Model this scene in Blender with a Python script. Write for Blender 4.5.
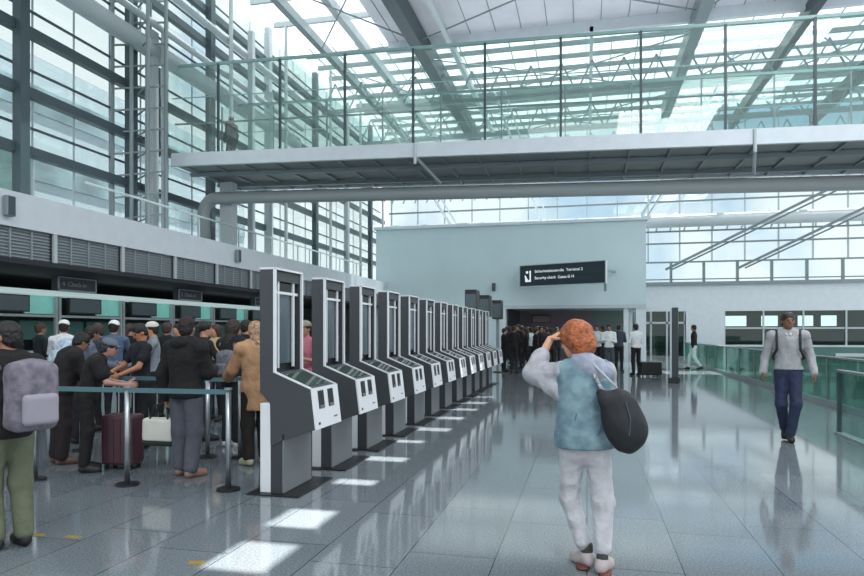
import bpy, math, random
import numpy as np
from mathutils import Vector, Matrix
random.seed(7)
for o in list(bpy.data.objects): bpy.data.objects.remove(o, do_unlink=True)
scene = bpy.context.scene
COL = scene.collection
PI = math.pi

# ------------------------------------------------------------------ camera, sky, sun, exposure
CA = math.atan(155/650.0); CC, CS = math.cos(CA), math.sin(CA); EYE = 1.5
cam_d = bpy.data.cameras.new('camera'); cam = bpy.data.objects.new('camera', cam_d); COL.objects.link(cam)
cam.location = (0, 0, EYE); cam.rotation_euler = (PI/2, 0, CA)
cam_d.sensor_width = 36; cam_d.lens = 650/864*36; cam_d.shift_y = 44/864; cam_d.clip_end = 400
scene.camera = cam
w = bpy.data.worlds.new('sky'); scene.world = w; w.use_nodes = True
nt = w.node_tree; nt.nodes.clear()
wo = nt.nodes.new('ShaderNodeOutputWorld'); bg = nt.nodes.new('ShaderNodeBackground')
tc = nt.nodes.new('ShaderNodeTexCoord'); nz = nt.nodes.new('ShaderNodeTexNoise'); cr = nt.nodes.new('ShaderNodeValToRGB')
nz.inputs['Scale'].default_value = 2.2; nz.inputs['Detail'].default_value = 5; nz.inputs['Roughness'].default_value = .55
cr.color_ramp.elements[0].position = .36; cr.color_ramp.elements[0].color = (.45, .62, .80, 1)
cr.color_ramp.elements[1].position = .46; cr.color_ramp.elements[1].color = (.90, .93, .945, 1)
nt.links.new(tc.outputs['Generated'], nz.inputs['Vector']); nt.links.new(nz.outputs['Fac'], cr.inputs['Fac'])
dp = nt.nodes.new('ShaderNodeVectorMath'); dp.operation = 'DOT_PRODUCT'; dp.inputs[1].default_value = Vector((.33, 1.1, .53)).normalized()
nv = nt.nodes.new('ShaderNodeVectorMath'); nv.operation = 'NORMALIZE'; mr = nt.nodes.new('ShaderNodeMapRange'); mr.inputs['From Min'].default_value = .975; mr.inputs['From Max'].default_value = .992
mxs = nt.nodes.new('ShaderNodeMix'); mxs.data_type = 'RGBA'; mxs.inputs[7].default_value = (.22, .46, .72, 1)
nt.links.new(tc.outputs['Generated'], nv.inputs[0]); nt.links.new(nv.outputs[0], dp.inputs[0]); nt.links.new(dp.outputs['Value'], mr.inputs['Value']); nt.links.new(mr.outputs[0], mxs.inputs[0])
nt.links.new(cr.outputs['Color'], mxs.inputs[6]); nt.links.new(mxs.outputs[2], bg.inputs['Color']); nt.links.new(bg.outputs[0], wo.inputs[0])
bg.inputs['Strength'].default_value = 1.35
SUN = Vector((-.15, -.12, -1)).normalized()
sd = bpy.data.lights.new('sun', 'SUN'); sd.energy = 16; sd.angle = math.radians(.35); sd.color = (1, .97, .92)
so = bpy.data.objects.new('sun', sd); COL.objects.link(so); so.rotation_euler = SUN.to_track_quat('-Z', 'Y').to_euler()
scene.view_settings.view_transform = 'Standard'; scene.view_settings.look = 'None'
scene.view_settings.gamma = 1; scene.view_settings.use_curve_mapping = False
scene.view_settings.exposure = 0.12

# ------------------------------------------------------------------ helpers
def ground(px, py):
    t = EYE*650/(py-332); u = (px-432)/650
    return Vector(((-CS+CC*u)*t, (CC+CS*u)*t, 0))
def at_depth(px, t):
    u = (px-432)/650
    return Vector(((-CS+CC*u)*t, (CC+CS*u)*t, 0))
def y_on(px, X):
    u = (px-432)/650
    return X*(CC+CS*u)/(-CS+CC*u)
def srgb(h):
    if isinstance(h, str):
        h = h.lstrip('#'); c = [int(h[i:i+2], 16)/255 for i in (0, 2, 4)]
    else: c = h
    return tuple(((v+.055)/1.055)**2.4 if v > .04045 else v/12.92 for v in c)+(1,)
MATS = {}
def mat(name, col, rough=.5, metal=0, noise=0, nscale=20, bump=0, emit=0, spec=.5, col2=None, bd=.01):
    if name in MATS: return MATS[name]
    m = bpy.data.materials.new(name); m.use_nodes = True; t = m.node_tree; b = t.nodes['Principled BSDF']
    b.inputs['Base Color'].default_value = srgb(col); b.inputs['Roughness'].default_value = rough
    b.inputs['Metallic'].default_value = metal; b.inputs['Specular IOR Level'].default_value = spec
    if emit:
        b.inputs['Emission Color'].default_value = srgb(col); b.inputs['Emission Strength'].default_value = emit
    if noise or bump or col2:
        g = t.nodes.new('ShaderNodeTexCoord'); n = t.nodes.new('ShaderNodeTexNoise')
        n.inputs['Scale'].default_value = nscale; n.inputs['Detail'].default_value = 4
        t.links.new(g.outputs['Object'], n.inputs['Vector'])
        if noise or col2:
            r = t.nodes.new('ShaderNodeValToRGB'); c = srgb(col)
            r.color_ramp.elements[0].position = .35; r.color_ramp.elements[1].position = .65
            r.color_ramp.elements[0].color = tuple(max(0, v*(1-noise)) for v in c[:3])+(1,)
            r.color_ramp.elements[1].color = srgb(col2) if col2 else tuple(min(1, v*(1+noise)) for v in c[:3])+(1,)
            if col2: r.color_ramp.elements[0].color = c
            t.links.new(n.outputs['Fac'], r.inputs['Fac']); t.links.new(r.outputs[0], b.inputs['Base Color'])
        if bump:
            p = t.nodes.new('ShaderNodeBump'); p.inputs['Strength'].default_value = bump; p.inputs['Distance'].default_value = bd
            t.links.new(n.outputs['Fac'], p.inputs['Height']); t.links.new(p.outputs[0], b.inputs['Normal'])
    MATS[name] = m; return m
def glass(name, tint, refl=.12, rough=.02, film=0):
    """thin glazing: tinted see-through with a faint mirror coat, plus a little milky film"""
    if name in MATS: return MATS[name]
    m = bpy.data.materials.new(name); m.use_nodes = True; t = m.node_tree; t.nodes.clear()
    o = t.nodes.new('ShaderNodeOutputMaterial'); tr = t.nodes.new('ShaderNodeBsdfTransparent')
    gl = t.nodes.new('ShaderNodeBsdfGlossy'); mx = t.nodes.new('ShaderNodeMixShader'); lw = t.nodes.new('ShaderNodeLayerWeight')
    mp = t.nodes.new('ShaderNodeMapRange')
    tr.inputs[0].default_value = srgb(tint); gl.inputs['Roughness'].default_value = rough; gl.inputs[0].default_value = (.9, .97, .96, 1)
    lw.inputs['Blend'].default_value = .25
    t.links.new(lw.outputs['Facing'], mp.inputs['Value']); mp.inputs['To Min'].default_value = refl*.4; mp.inputs['To Max'].default_value = min(1, refl*4)
    t.links.new(mp.outputs[0], mx.inputs[0]); t.links.new(tr.outputs[0], mx.inputs[1]); t.links.new(gl.outputs[0], mx.inputs[2])
    last = mx
    if film:
        df = t.nodes.new('ShaderNodeBsdfTranslucent'); d2 = t.nodes.new('ShaderNodeBsdfDiffuse'); m1 = t.nodes.new('ShaderNodeMixShader')
        df.inputs[0].default_value = srgb(tint); d2.inputs[0].default_value = srgb(tint)
        t.links.new(df.outputs[0], m1.inputs[1]); t.links.new(d2.outputs[0], m1.inputs[2])
        m2 = t.nodes.new('ShaderNodeMixShader'); m2.inputs[0].default_value = film
        t.links.new(mx.outputs[0], m2.inputs[1]); t.links.new(m1.outputs[0], m2.inputs[2]); last = m2
    t.links.new(last.outputs[0], o.inputs[0]); MATS[name] = m; return m

def tag(o, label=None, cat=None, group=None, kind=None):
    if label: o['label'] = label
    if cat: o['category'] = cat
    if group: o['group'] = group
    if kind: o['kind'] = kind
    return o
def empty(name, loc=(0, 0, 0), rz=0):
    o = bpy.data.objects.new(name, None); COL.objects.link(o); o.location = loc; o.rotation_euler = (0, 0, rz); o.empty_display_size = .2
    return o
class MB:
    def __init__(s): s.v = []; s.f = []
    def add(s, v, f):
        n = len(s.v); s.v += [tuple(x) for x in v]; s.f += [tuple(i+n for i in q) for q in f]; return s
    def box(s, a, b):
        x0, y0, z0 = a; x1, y1, z1 = b
        x0, x1 = min(x0, x1), max(x0, x1); y0, y1 = min(y0, y1), max(y0, y1); z0, z1 = min(z0, z1), max(z0, z1)
        return s.add([(x0, y0, z0), (x1, y0, z0), (x1, y1, z0), (x0, y1, z0), (x0, y0, z1), (x1, y0, z1), (x1, y1, z1), (x0, y1, z1)],
                     [(0, 3, 2, 1), (4, 5, 6, 7), (0, 1, 5, 4), (1, 2, 6, 5), (2, 3, 7, 6), (3, 0, 4, 7)])
    def bar(s, a, b, w, h, up=(0, 0, 1)):
        a, b = Vector(a), Vector(b); d = (b-a).normalized(); u = Vector(up)
        if abs(d.dot(u)) > .98: u = Vector((0, 1, 0))
        r = d.cross(u).normalized(); u = r.cross(d).normalized(); v = []
        for p in (a, b):
            for i, j in ((-1, -1), (1, -1), (1, 1), (-1, 1)): v.append(p+r*(i*w/2)+u*(j*h/2))
        return s.add(v, [(3, 2, 1, 0), (4, 5, 6, 7), (0, 1, 5, 4), (1, 2, 6, 5), (2, 3, 7, 6), (3, 0, 4, 7)])
    def tube(s, pts, r, n=10, caps=True):
        pts = [Vector(p) for p in pts]; rs = r if isinstance(r, (list, tuple)) else [r]*len(pts); v = []; prev = None
        for i, p in enumerate(pts):
            d = (pts[min(i+1, len(pts)-1)]-pts[max(i-1, 0)]).normalized()
            if prev is None:
                u = Vector((0, 0, 1)) if abs(d.z) < .9 else Vector((1, 0, 0))
                e = d.cross(u).normalized()
            else: e = (prev-d*prev.dot(d)).normalized()
            prev = e; g = d.cross(e)
            for k in range(n):
                a = 2*PI*k/n; v.append(p+(e*math.cos(a)+g*math.sin(a))*rs[i])
        f = []
        for i in range(len(pts)-1):
            for k in range(n):
                f.append((i*n+k, i*n+(k+1) % n, (i+1)*n+(k+1) % n, (i+1)*n+k))
        if caps: f.append(tuple(range(n))[::-1]); f.append(tuple((len(pts)-1)*n+k for k in range(n)))
        return s.add(v, f)
    def prism_y(s, prof, y0, y1):
        """profile of (x, z) points, extruded along y"""
        n = len(prof); v = [(x, y0, z) for x, z in prof]+[(x, y1, z) for x, z in prof]
        f = [tuple(range(n)), tuple(range(n, 2*n))[::-1]]+[(i, i+n, (i+1) % n+n, (i+1) % n) for i in range(n)]
        return s.add(v, f)
    def build(s, name, m, parent=None, smooth=False, bevel=0, loc=None, rz=0):
        me = bpy.data.meshes.new(name); me.from_pydata([tuple(x) for x in s.v], [], s.f); me.materials.append(m)
        import bmesh as bmm
        bm = bmm.new(); bm.from_mesh(me); bmm.ops.recalc_face_normals(bm, faces=bm.faces); bm.to_mesh(me); bm.free()
        if smooth:
            me.polygons.foreach_set('use_smooth', [True]*len(me.polygons))
        o = bpy.data.objects.new(name, me); COL.objects.link(o)
        if parent: o.parent = parent
        if loc is not None: o.location = loc
        if rz: o.rotation_euler = (0, 0, rz)
        if bevel:
            b = o.modifiers.new('bevel', 'BEVEL'); b.width = bevel; b.segments = 2; b.limit_method = 'ANGLE'
        return o
def struct(name, mb, m, **k):
    return tag(mb.build(name, m, **k), kind='structure')
def box(a, b): return MB().box(a, b)
def copy_tree(o, parent=None):
    c = o.copy(); COL.objects.link(c); c.parent = parent
    for ch in list(o.children): copy_tree(ch, c)
    return c
def text_obj(body, size, m, parent, loc, rot, name='lettering', align='LEFT'):
    cu = bpy.data.curves.new(name, 'FONT'); cu.body = body; cu.size = size; cu.align_x = align; cu.align_y = 'CENTER'; cu.extrude = .004
    t = bpy.data.objects.new('tmp', cu); COL.objects.link(t)
    dg = bpy.context.evaluated_depsgraph_get(); me = bpy.data.meshes.new_from_object(t.evaluated_get(dg))
    bpy.data.objects.remove(t, do_unlink=True)
    me.materials.clear(); me.materials.append(m)
    o = bpy.data.objects.new(name, me); COL.objects.link(o); o.parent = parent; o.location = loc; o.rotation_euler = rot
    return o

# ------------------------------------------------------------------ materials
WHITE = mat('white_paint', '#ced6dc', .45, noise=.03, nscale=3)
STEELW = mat('light_steel', '#b4bdc1', .4)
DSTEEL = mat('dark_steel', '#3c4a50', .4)
MSTEEL = mat('mid_steel', '#7d8a8e', .4)
CHROME = mat('brushed_steel', '#a9afb2', .35, metal=.9)
BLACK = mat('black_plastic', '#15181b', .4)
DKGREY = mat('kiosk_shell', '#3a3f43', .45)
MGREY = mat('kiosk_grey', '#6d7377', .5)
KWHITE = mat('kiosk_white', '#d6dade', .35)
LETTER = mat('white_lettering', '#e8eef0', .5, emit=.5)

# floor: polished granite slabs 0.59 m wide, laid staggered
def floor_mat():
    m = bpy.data.materials.new('granite_tiles'); m.use_nodes = True; t = m.node_tree; b = t.nodes['Principled BSDF']
    g = t.nodes.new('ShaderNodeTexCoord'); mp = t.nodes.new('ShaderNodeMapping'); br = t.nodes.new('ShaderNodeTexBrick')
    mp.inputs['Rotation'].default_value = (0, 0, PI/2); mp.inputs['Location'].default_value = (.42, .0, 0)
    br.inputs['Scale'].default_value = 1; br.inputs['Brick Width'].default_value = 1.18; br.inputs['Row Height'].default_value = .59
    br.inputs['Mortar Size'].default_value = .0035; br.inputs['Mortar Smooth'].default_value = .1; br.offset = .27
    br.inputs['Color1'].default_value = (.155, .18, .20, 1); br.inputs['Color2'].default_value = (.185, .212, .232, 1); br.inputs['Mortar'].default_value = (.03, .035, .04, 1)
    n = t.nodes.new('ShaderNodeTexNoise'); n.inputs['Scale'].default_value = 70; n.inputs['Detail'].default_value = 3
    n2 = t.nodes.new('ShaderNodeTexNoise'); n2.inputs['Scale'].default_value = 1.3
    ml = t.nodes.new('ShaderNodeMix'); ml.data_type = 'RGBA'; ml.blend_type = 'MULTIPLY'; ml.inputs[0].default_value = .8
    r = t.nodes.new('ShaderNodeValToRGB'); r.color_ramp.elements[0].position = .35; r.color_ramp.elements[0].color = (.6, .6, .6, 1)
    r.color_ramp.elements[1].position = .65; r.color_ramp.elements[1].color = (1.25, 1.25, 1.25, 1)
    t.links.new(g.outputs['Object'], mp.inputs[0]); t.links.new(mp.outputs[0], br.inputs['Vector'])
    t.links.new(g.outputs['Object'], n.inputs['Vector']); t.links.new(g.outputs['Object'], n2.inputs['Vector'])
    t.links.new(n.outputs['Fac'], r.inputs['Fac'])
    t.links.new(br.outputs['Color'], ml.inputs[6]); t.links.new(r.outputs[0], ml.inputs[7]); t.links.new(ml.outputs[2], b.inputs['Base Color'])
    rr = t.nodes.new('ShaderNodeMapRange'); rr.inputs['To Min'].default_value = .04; rr.inputs['To Max'].default_value = .11
    t.links.new(n2.outputs['Fac'], rr.inputs['Value']); t.links.new(rr.outputs[0], b.inputs['Roughness'])
    b.inputs['Specular IOR Level'].default_value = .75; b.inputs['IOR'].default_value = 1.6
    return m
struct('floor', box((-30, -14, -.2), (30, 75, 0)), floor_mat())

# unseen fill lamps added below the ceiling to brighten the hall
for k, (X, Y, e_) in enumerate([(5, -6, 1500), (-1, -8, 500), (8, 8, 1500), (6, 15, 350), (9, 20, 1200)]):
    ad = bpy.data.lights.new('hall_fill', 'AREA'); ad.shape = 'RECTANGLE'; ad.size = 6; ad.size_y = 6; ad.energy = e_; ad.color = (.93, .97, 1)
    ao = bpy.data.objects.new('hall_fill', ad); COL.objects.link(ao); ao.location = (X, Y, 15.5)
# ------------------------------------------------------------------ ceiling over the near hall (solid, with unseen openings added to throw the sun patches), glass roof beyond
CZ = 15.7; CE = 30.5
PLANK = mat('ceiling_panel', '#dcdce4', .6, noise=.04, nscale=1)
OFF = Vector((.15*CZ, .12*CZ, 0))                                   # where the sun enters for a patch on the floor
patches = [(-2.17, 3.96, .44, .55), (-2.22, 4.86, .42, .5), (-2.24, 6.15, .42, .22), (-2.3, 7.35, .5, .26), (-2.36, 8.6, .4, .22), (-2.3, 9.75, .55, .34),
           (-2.3, 11.1, .45, .34), (-2.3, 12.4, .5, .34), (-2.3, 13.6, .5, .4), (-2.3, 14.9, .45, .34)]
x0s, x1s = -2.65+OFF.x, -1.9+OFF.x
c = MB(); c.box((-9.5, -14, CZ), (x0s, CE, CZ+.12)); c.box((x1s, -14, CZ), (22, 26.4, CZ+.12))
y = -14
for (px_, py_, sx, sy) in patches:
    X = px_+OFF.x; Y = py_+OFF.y
    c.box((x0s, y, CZ), (x1s, Y-sy/2, CZ+.12)); c.box((x0s, Y-sy/2, CZ), (X-sx/2, Y+sy/2, CZ+.12)); c.box((X+sx/2, Y-sy/2, CZ), (x1s, Y+sy/2, CZ+.12)); y = Y+sy/2
c.box((x0s, y, CZ), (x1s, CE, CZ+.12))
c.box((x1s, 26.4, CZ), (4, 28.5, CZ+.12)); c.box((13.5, 26.4, CZ), (22, 28.5, CZ+.12)); c.box((x1s, 28.5, CZ), (22, CE, CZ+.12))  # slot added here to lay a bright sun strip on the far floor
struct('ceiling', c, PLANK)
e = MB(); e.box((-9.5, CE, CZ-.5), (22, CE+.25, CZ+.2)); struct('trim_1', e, WHITE)
e = MB()
for k in range(26): e.box((-9+k*1.2, -5, CZ-.03), (-8.97+k*1.2, CE, CZ))
struct('trim_2', e, MSTEEL)
RG = glass('roof_glazing', '#f4f8f9', .05, film=.26)
r = box((-9.5, CE+.25, CZ+.3), (22, 46, CZ+.33)); struct('window_1', r, RG)
struct('window_2', box((-15.3, -14, CZ+.3), (-9.5, 46, CZ+.33)), RG)

def beam(name, a, b, w_, h_, m): return struct(name, MB().bar(a, b, w_, h_), m)
for k, (X, wd, hh, zz, m) in enumerate([(-7.6, .55, .9, 15.0, DSTEEL), (-6.2, .22, .3, 15.0, STEELW), (4.67, .5, .8, 15.0, MSTEEL), (9.2, .35, .6, 15.1, DSTEEL), (14, .4, .7, 15.1, DSTEEL),
                            (-10.4, .3, .4, 15.2, STEELW), (-12.4, .3, .4, 15.2, MSTEEL), (0.2, .16, .25, 15.3, STEELW), (18.5, .35, .6, 15.1, DSTEEL)]):
    beam('roof_beam', (X, -2 if X < -6 or X > 4 else CE, zz), (X, 46, zz), wd, hh, m)
p = MB()
for k in range(11):
    Y = CE+.9+k*1.5; p.bar((-14.2, Y, CZ+.1), (22, Y, CZ+.1), .12, .22)
struct('roof_purlins', p, MSTEEL)
p = MB()
for k in range(30): p.bar((-13.8+k*1.25, CE+.3, CZ+.25), (-13.8+k*1.25, 46, CZ+.25), .05, .08)
struct('roof_glazing_bars', p, STEELW)
p = MB()
for k in range(10): p.bar((-14.2, 8+k*2.2, CZ+.1), (-9.5, 8+k*2.2, CZ+.1), .14, .24)
struct('roof_side_purlins', p, STEELW)
# cross bracing rods and lower chord trusses under the glass roof
p = MB()
for Y0 in (14, 22, 31, 38.5):
    for xa, xb in ((-12.4, -7.6), (-7.6, 4.67), (4.67, 9.2), (9.2, 14)):
        p.tube([(xa, Y0, 14.9), (xb, Y0+7, 14.9)], .035, 6); p.tube([(xb, Y0, 14.9), (xa, Y0+7, 14.9)], .035, 6)
struct('roof_bracing', p, MSTEEL)
p = MB()
for Y0 in (33, 39, 45):
    p.bar((-14, Y0, 13.4), (22, Y0, 13.4), .16, .2)
    for k in range(24):
        xa = -14+k*1.5; p.bar((xa, Y0, 13.4), (xa+.75, Y0, 14.9), .07, .07); p.bar((xa+.75, Y0, 14.9), (xa+1.5, Y0, 13.4), .07, .07)
struct('roof_truss', p, MSTEEL)

# ------------------------------------------------------------------ far end glass wall above the white shop wall
EY = 46
FG = glass('facade_glass', '#eaf0f0', .06)
struct('window_3', box((-14.2, EY, 4.6), (22, EY+.03, CZ)), FG)
p = MB()
for z in (6.15, 7.4, 8.2, 10.2, 11.6, 13): p.bar((-14.2, EY-.1, z), (22, EY-.1, z), .14, .1)
for z in (5.0,): p.bar((-14.2, EY-.1, z), (22, EY-.1, z), .1, .07)
struct('facade_transoms', p, MSTEEL)
p = MB()
for k in range(18):
    p.bar((-13+k*2.05, EY-.1, 4.6), (-13+k*2.05, EY-.1, 6.15), .16, .16)
struct('facade_lower_mullions', p, MSTEEL)
p = MB()
for k in range(42): p.bar((-14+k*.88, EY-.1, 8.2), (-14+k*.88+(.25 if k < 30 else 0), EY-.1, 8.9), .07, .1)
for k in range(42): p.bar((-14+k*.88, EY-.1, 10.9), (-14+k*.88+(.3 if k < 28 else 0), EY-.1, 11.6), .07, .1)
for k in range(19): p.bar((-14+k*2, EY-.1, 6.15), (-14+k*2, EY-.1, CZ), .08, .12)
struct('facade_upper_mullions', p, STEELW)
struct('facade_tube', MB().tube([(-14.2, EY-1, 8.75), (22, EY-1, 8.75)], .42, 16), STEELW, smooth=True)
struct('facade_tube', MB().tube([(-14.2, EY-1.2, 11.9), (22, EY-1.2, 11.9)], .22, 12), STEELW, smooth=True)
for k, (a, b) in enumerate([((4.9, 44, 5.5), (13.6, 40, 9.7)), ((9.2, 44, 5.5), (15.6, 41, 8.7)), ((3.4, EY-2, 9), (7, 38, 15)), ((-2.5, EY-2, 7.5), (-5, 36, 14.8)), ((-8.5, EY-2, 7.8), (-12, 36, 14.8))]):
    p = MB(); p.bar(a, b, .1, .14); p.bar(Vector(a)+Vector((.4, 0, 0)), Vector(b)+Vector((.6, 0, 0)), .06, .09)
    struct('facade_brace', p, MSTEEL if k < 2 else STEELW)

# white shop wall at the far right
SY = 45.0
p = MB(); p.box((2.2, SY, 2.85), (24, SY+.4, 4.6))
p.box((2.2, SY, 0), (3.0, SY+.4, 2.85)); p.box((6.2, SY, 0), (8.6, SY+.4, 2.85)); p.box((8.6, SY, 0), (24, SY+.4, .62))
struct('wall_right', p, WHITE)
struct('trim_3', box((2.2, SY-.25, 4.55), (24, SY+.4, 4.75)), MSTEEL)
DARKIN = mat('shop_interior', '#26302f', .8)
struct('wall_back', MB().box((2.2, 52, 0), (24, 52.2, 4.5)).box((2.2, SY+.4, 4.0), (24, 52, 4.2)), mat('shop_back', '#55625f', .8))
struct('window_4', box((8.6, SY+.12, .62), (24, SY+.15, 2.85)), glass('shop_glass', '#d0dbda', .08))
p = MB()
for X in (8.6, 10.9, 13.2, 15.6, 17.0, 18.9, 20.8, 22.7): p.bar((X, SY+.06, .62), (X, SY+.06, 2.85), .1, .1)
p.bar((8.6, SY+.06, 1.75), (24, SY+.06, 1.75), .05, .1)
struct('trim_4', p, STEELW)
for k, (X, ww) in enumerate(((9.6, 1.9), (12.0, 1.0), (14.2, .9), (15.6, .9))):
    tag(box((X-ww/2, 48, 1.9), (X+ww/2, 48.1, 2.6)).build('light_box', mat('light_box', '#e6eeee', .5, emit=2.2)), 'bright light panel inside the far right shop windows, '+['wide first one from the left', 'second one from the left', 'third one from the left', 'last one on the right'][k], 'light panel', 'light panels in the far shop')
# far left part of the shop wall: entrance frames
struct('window_5', box((3.0, SY+.1, 0), (6.2, SY+.13, 2.85)), glass('shop_glass', '#d0dbda', .08))
p = MB()
for X in (3.0, 4.1, 5.1, 6.2): p.bar((X, SY+.05, 0), (X, SY+.05, 2.85), .12, .1)
p.bar((3, SY+.05, 2.1), (6.2, SY+.05, 2.1), .1, .14)
struct('trim_5', p, STEELW)

# ------------------------------------------------------------------ grey block with the opening
BY = 35.0
BLK = mat('block_paint', '#c0d2d7', .5, noise=.03, nscale=.6)
p = MB(); p.box((-11.6, BY, 2.86), (2.95, 44.8, 7.25)); p.box((-11.6, BY, 0), (-4.3, BY+.5, 2.86))
struct('wall_center', p, BLK)
struct('column', box((2.45, BY, 0), (2.95, BY+.6, 2.86)), WHITE)
struct('column', box((1.85, BY+.1, 0), (2.1, BY+.5, 2.86)), WHITE)
struct('column', box((-4.55, BY-.12, 0), (-4.25, BY+.5, 2.86)), WHITE)
struct('trim_6', box((-11.6, BY-.06, 2.74), (2.95, BY+.1, 2.92)), STEELW)
struct('trim_7', box((-11.7, BY-.12, 7.25), (3.05, 44.8, 7.4)), WHITE)
p = MB(); p.box((-4.3, 43, 0), (.3, 43.3, 2.86)); struct('wall_opening', p, mat('opening_wall', '#857a80', .7))
p = MB(); p.box((.3, 43, 0), (2.6, 43.3, 2.86)); struct('wall_opening_side', p, mat('opening_side', '#6f7f7c', .7))
struct('wall_opening_left', box((-4.5, BY+.5, 0), (-4.3, 43.3, 2.86)), DKGREY)
d = tag(empty('wall_screen', (-2.9, 42.9, 2.1)), 'black screen high in the dark opening under the block', 'screen')
box((-.6, -.08, 0), (.6, 0, .5)).build('casing', BLACK, d); box((-.56, -.1, .04), (.56, -.08, .46)).build('display', mat('off_screen', '#0a0c10', .15), d)

o = tag(empty('security_camera', (-4.85, BY, 4.0)), 'small dark security camera on the grey wall left of the sign', 'camera')
box((-.05, -.35, -.06), (.05, -.0, .06)).build('mount', MSTEEL, o); box((-.09, -.5, -.32), (.09, -.3, .12)).build('housing', DSTEEL, o, bevel=.02)
# big hanging sign
s = empty('overhead_sign', (-1.25, 33.45, 4.42), math.atan2(-1.7, 4.25)); s.location.z = 4.42
tag(s, 'dark blue-grey direction sign with white pictogram and two lines of lettering on the grey wall', 'sign')
SIGNM = mat('sign_face', '#24323b', .35)
box((-2.3, -.09, -.53), (2.3, .09, .53)).build('panel', SIGNM, s, bevel=.02)
f = MB()
for a, b in (((-2.34, -.1, .53), (2.34, .1, .57)), ((-2.34, -.1, -.57), (2.34, .1, -.53)), ((-2.34, -.1, -.57), (-2.3, .1, .57)), ((2.3, -.1, -.57), (2.34, .1, .57))): f.box(a, b)
f.build('frame', STEELW, s)
for a, b, w_ in (((2.28, 0, -.95), (2.28, 0, -.55), .12), ((-2, 0, -.3), (-2, .95, -.3), .08), ((1.9, 0, .2), (1.9, 2.55, .2), .08)): MB().bar(a, b, w_, w_).build('bracket', MSTEEL, s)
text_obj('Sicherheitskontrolle  Terminal 2', .2, LETTER, s, (-1.45, -.1, .2), (PI/2, 0, 0)); text_obj('Security check  Gates G H', .2, LETTER, s, (-1.45, -.1, -.14), (PI/2, 0, 0))
f = MB(); f.tube([(-1.88, -.1, .18), (-1.88, -.12, .18)], .07, 10)
f.add([(-1.98, -.1, -.32), (-1.66, -.1, -.32), (-1.66, -.1, .26), (-1.74, -.1, .26), (-1.74, -.1, -.2), (-1.82, -.1, -.24), (-1.98, -.1, .04), (-2.02, -.1, .0)], [(0, 1, 2, 3, 4, 5, 6, 7)])
f.build('pictogram', LETTER, s)

# ------------------------------------------------------------------ left: mezzanine over the counters
MX = -11.0
struct('wall_left', box((MX-.3, -4, 3.58), (MX, BY, 4.28)), WHITE)
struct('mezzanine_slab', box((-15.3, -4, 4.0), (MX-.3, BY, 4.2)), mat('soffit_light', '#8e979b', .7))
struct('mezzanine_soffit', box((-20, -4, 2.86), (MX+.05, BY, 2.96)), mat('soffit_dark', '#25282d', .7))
GR = mat('grille', '#8b959a', .45)
p = MB(); p.box((MX-.25, -4, 2.96), (MX-.12, BY, 3.58)); struct('grille_backing', p, mat('grille_dark', '#737d83', .6))
p = MB()
for k in range(74):
    Y = -3+k*.52; p.box((MX-.12, Y, 2.96), (MX-.06, Y+.035, 3.58))
for j in range(9): p.box((MX-.12, -4, 3.0+j*.066), (MX-.09, BY, 3.022+j*.066))
struct('grille_slats', p, GR)
p = MB()
for k in range(19): p.box((MX-.14, -3+k*2.08, 2.92), (MX-.01, -2.9+k*2.08, 3.6))
struct('grille_posts', p, STEELW)
struct('wall_far_left', box((-20.2, BY, 0), (-11.6, BY+.2, 4.2)), mat('counter_back', '#566466', .8))
struct('wall_counter', box((-20.2, -4, 0), (-19.9, BY, 2.9)), mat('counter_back', '#566466', .8))
for px in (6, 236):
    Y = y_on(px, MX)
    o = tag(empty('speaker', (MX+.02, Y, 3.95), 0), 'dark wall speaker at the near left end of the white fascia' if px < 50 else 'small wall speaker on the white fascia above the kiosks', 'speaker', 'wall speakers on the fascia')
    box((0, -.1, -.2), (.12, .1, .2)).build('casing', MSTEEL, o, bevel=.02); box((.12, -.08, -.18), (.125, .08, .18)).build('grille', DSTEEL, o)

# counter canopy, teal glass and counters
CX = -12.9
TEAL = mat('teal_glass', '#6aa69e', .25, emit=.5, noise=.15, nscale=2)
struct('canopy', box((CX-.5, -4, 2.40), (CX+.1, 26, 2.52)), mat('canopy_glow', '#c6dcdb', .4, emit=.45))  # canopy is no lamp; emission added so the strip looks brighter
MON = mat('monitor_face', '#47555a', .3, emit=.12)
names = ['first', 'second', 'third', 'fourth', 'fifth', 'sixth', 'seventh', 'eighth', 'ninth', 'tenth', 'eleventh', 'twelfth', 'thirteenth', 'fourteenth', 'fifteenth', 'sixteenth', 'seventeenth', 'eighteenth']
def ordinal(k, what, frm): return ('%s %s counting from %s' % (names[k], what, frm))
for k in range(9):
    Y = 8.0+k*2.35
    o = tag(empty('check_in_counter', (-12.6, Y, 0)), 'white check-in counter with teal glass back panel and dark monitor, '+names[k]+' from the near end', 'counter', 'check-in counters under the mezzanine')
    box((-.35, -.95, 0), (.35, .95, 1.0)).build('desk', mat('desk_front', '#8fa0a0', .5), o, bevel=.02)
    box((-.42, -1.0, 1.0), (.42, 1.0, 1.05)).build('worktop', WHITE, o)
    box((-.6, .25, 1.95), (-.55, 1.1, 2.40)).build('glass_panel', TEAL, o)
    m_ = box((-.4, -1.0, 1.98), (-.32, .15, 2.38)).build('monitor', BLACK, o); box((-.32, -.96, 2.01), (-.315, .11, 2.35)).build('display', MON, m_)
    f = MB(); f.bar((-.5, 1.12, 0), (-.5, 1.12, 2.4), .07, .07); f.bar((-.5, -1.12, 0), (-.5, -1.12, 2.4), .07, .07); f.bar((-.5, -1.12, 1.9), (-.5, 1.12, 1.9), .05, .06); f.build('frame', STEELW, o)
    box((-1.8, -1.1, 1.3), (-1.75, 1.1, 1.8)).build('back_panel', mat('panel_teal_dark', '#4f7f7a', .5), o)
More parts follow.
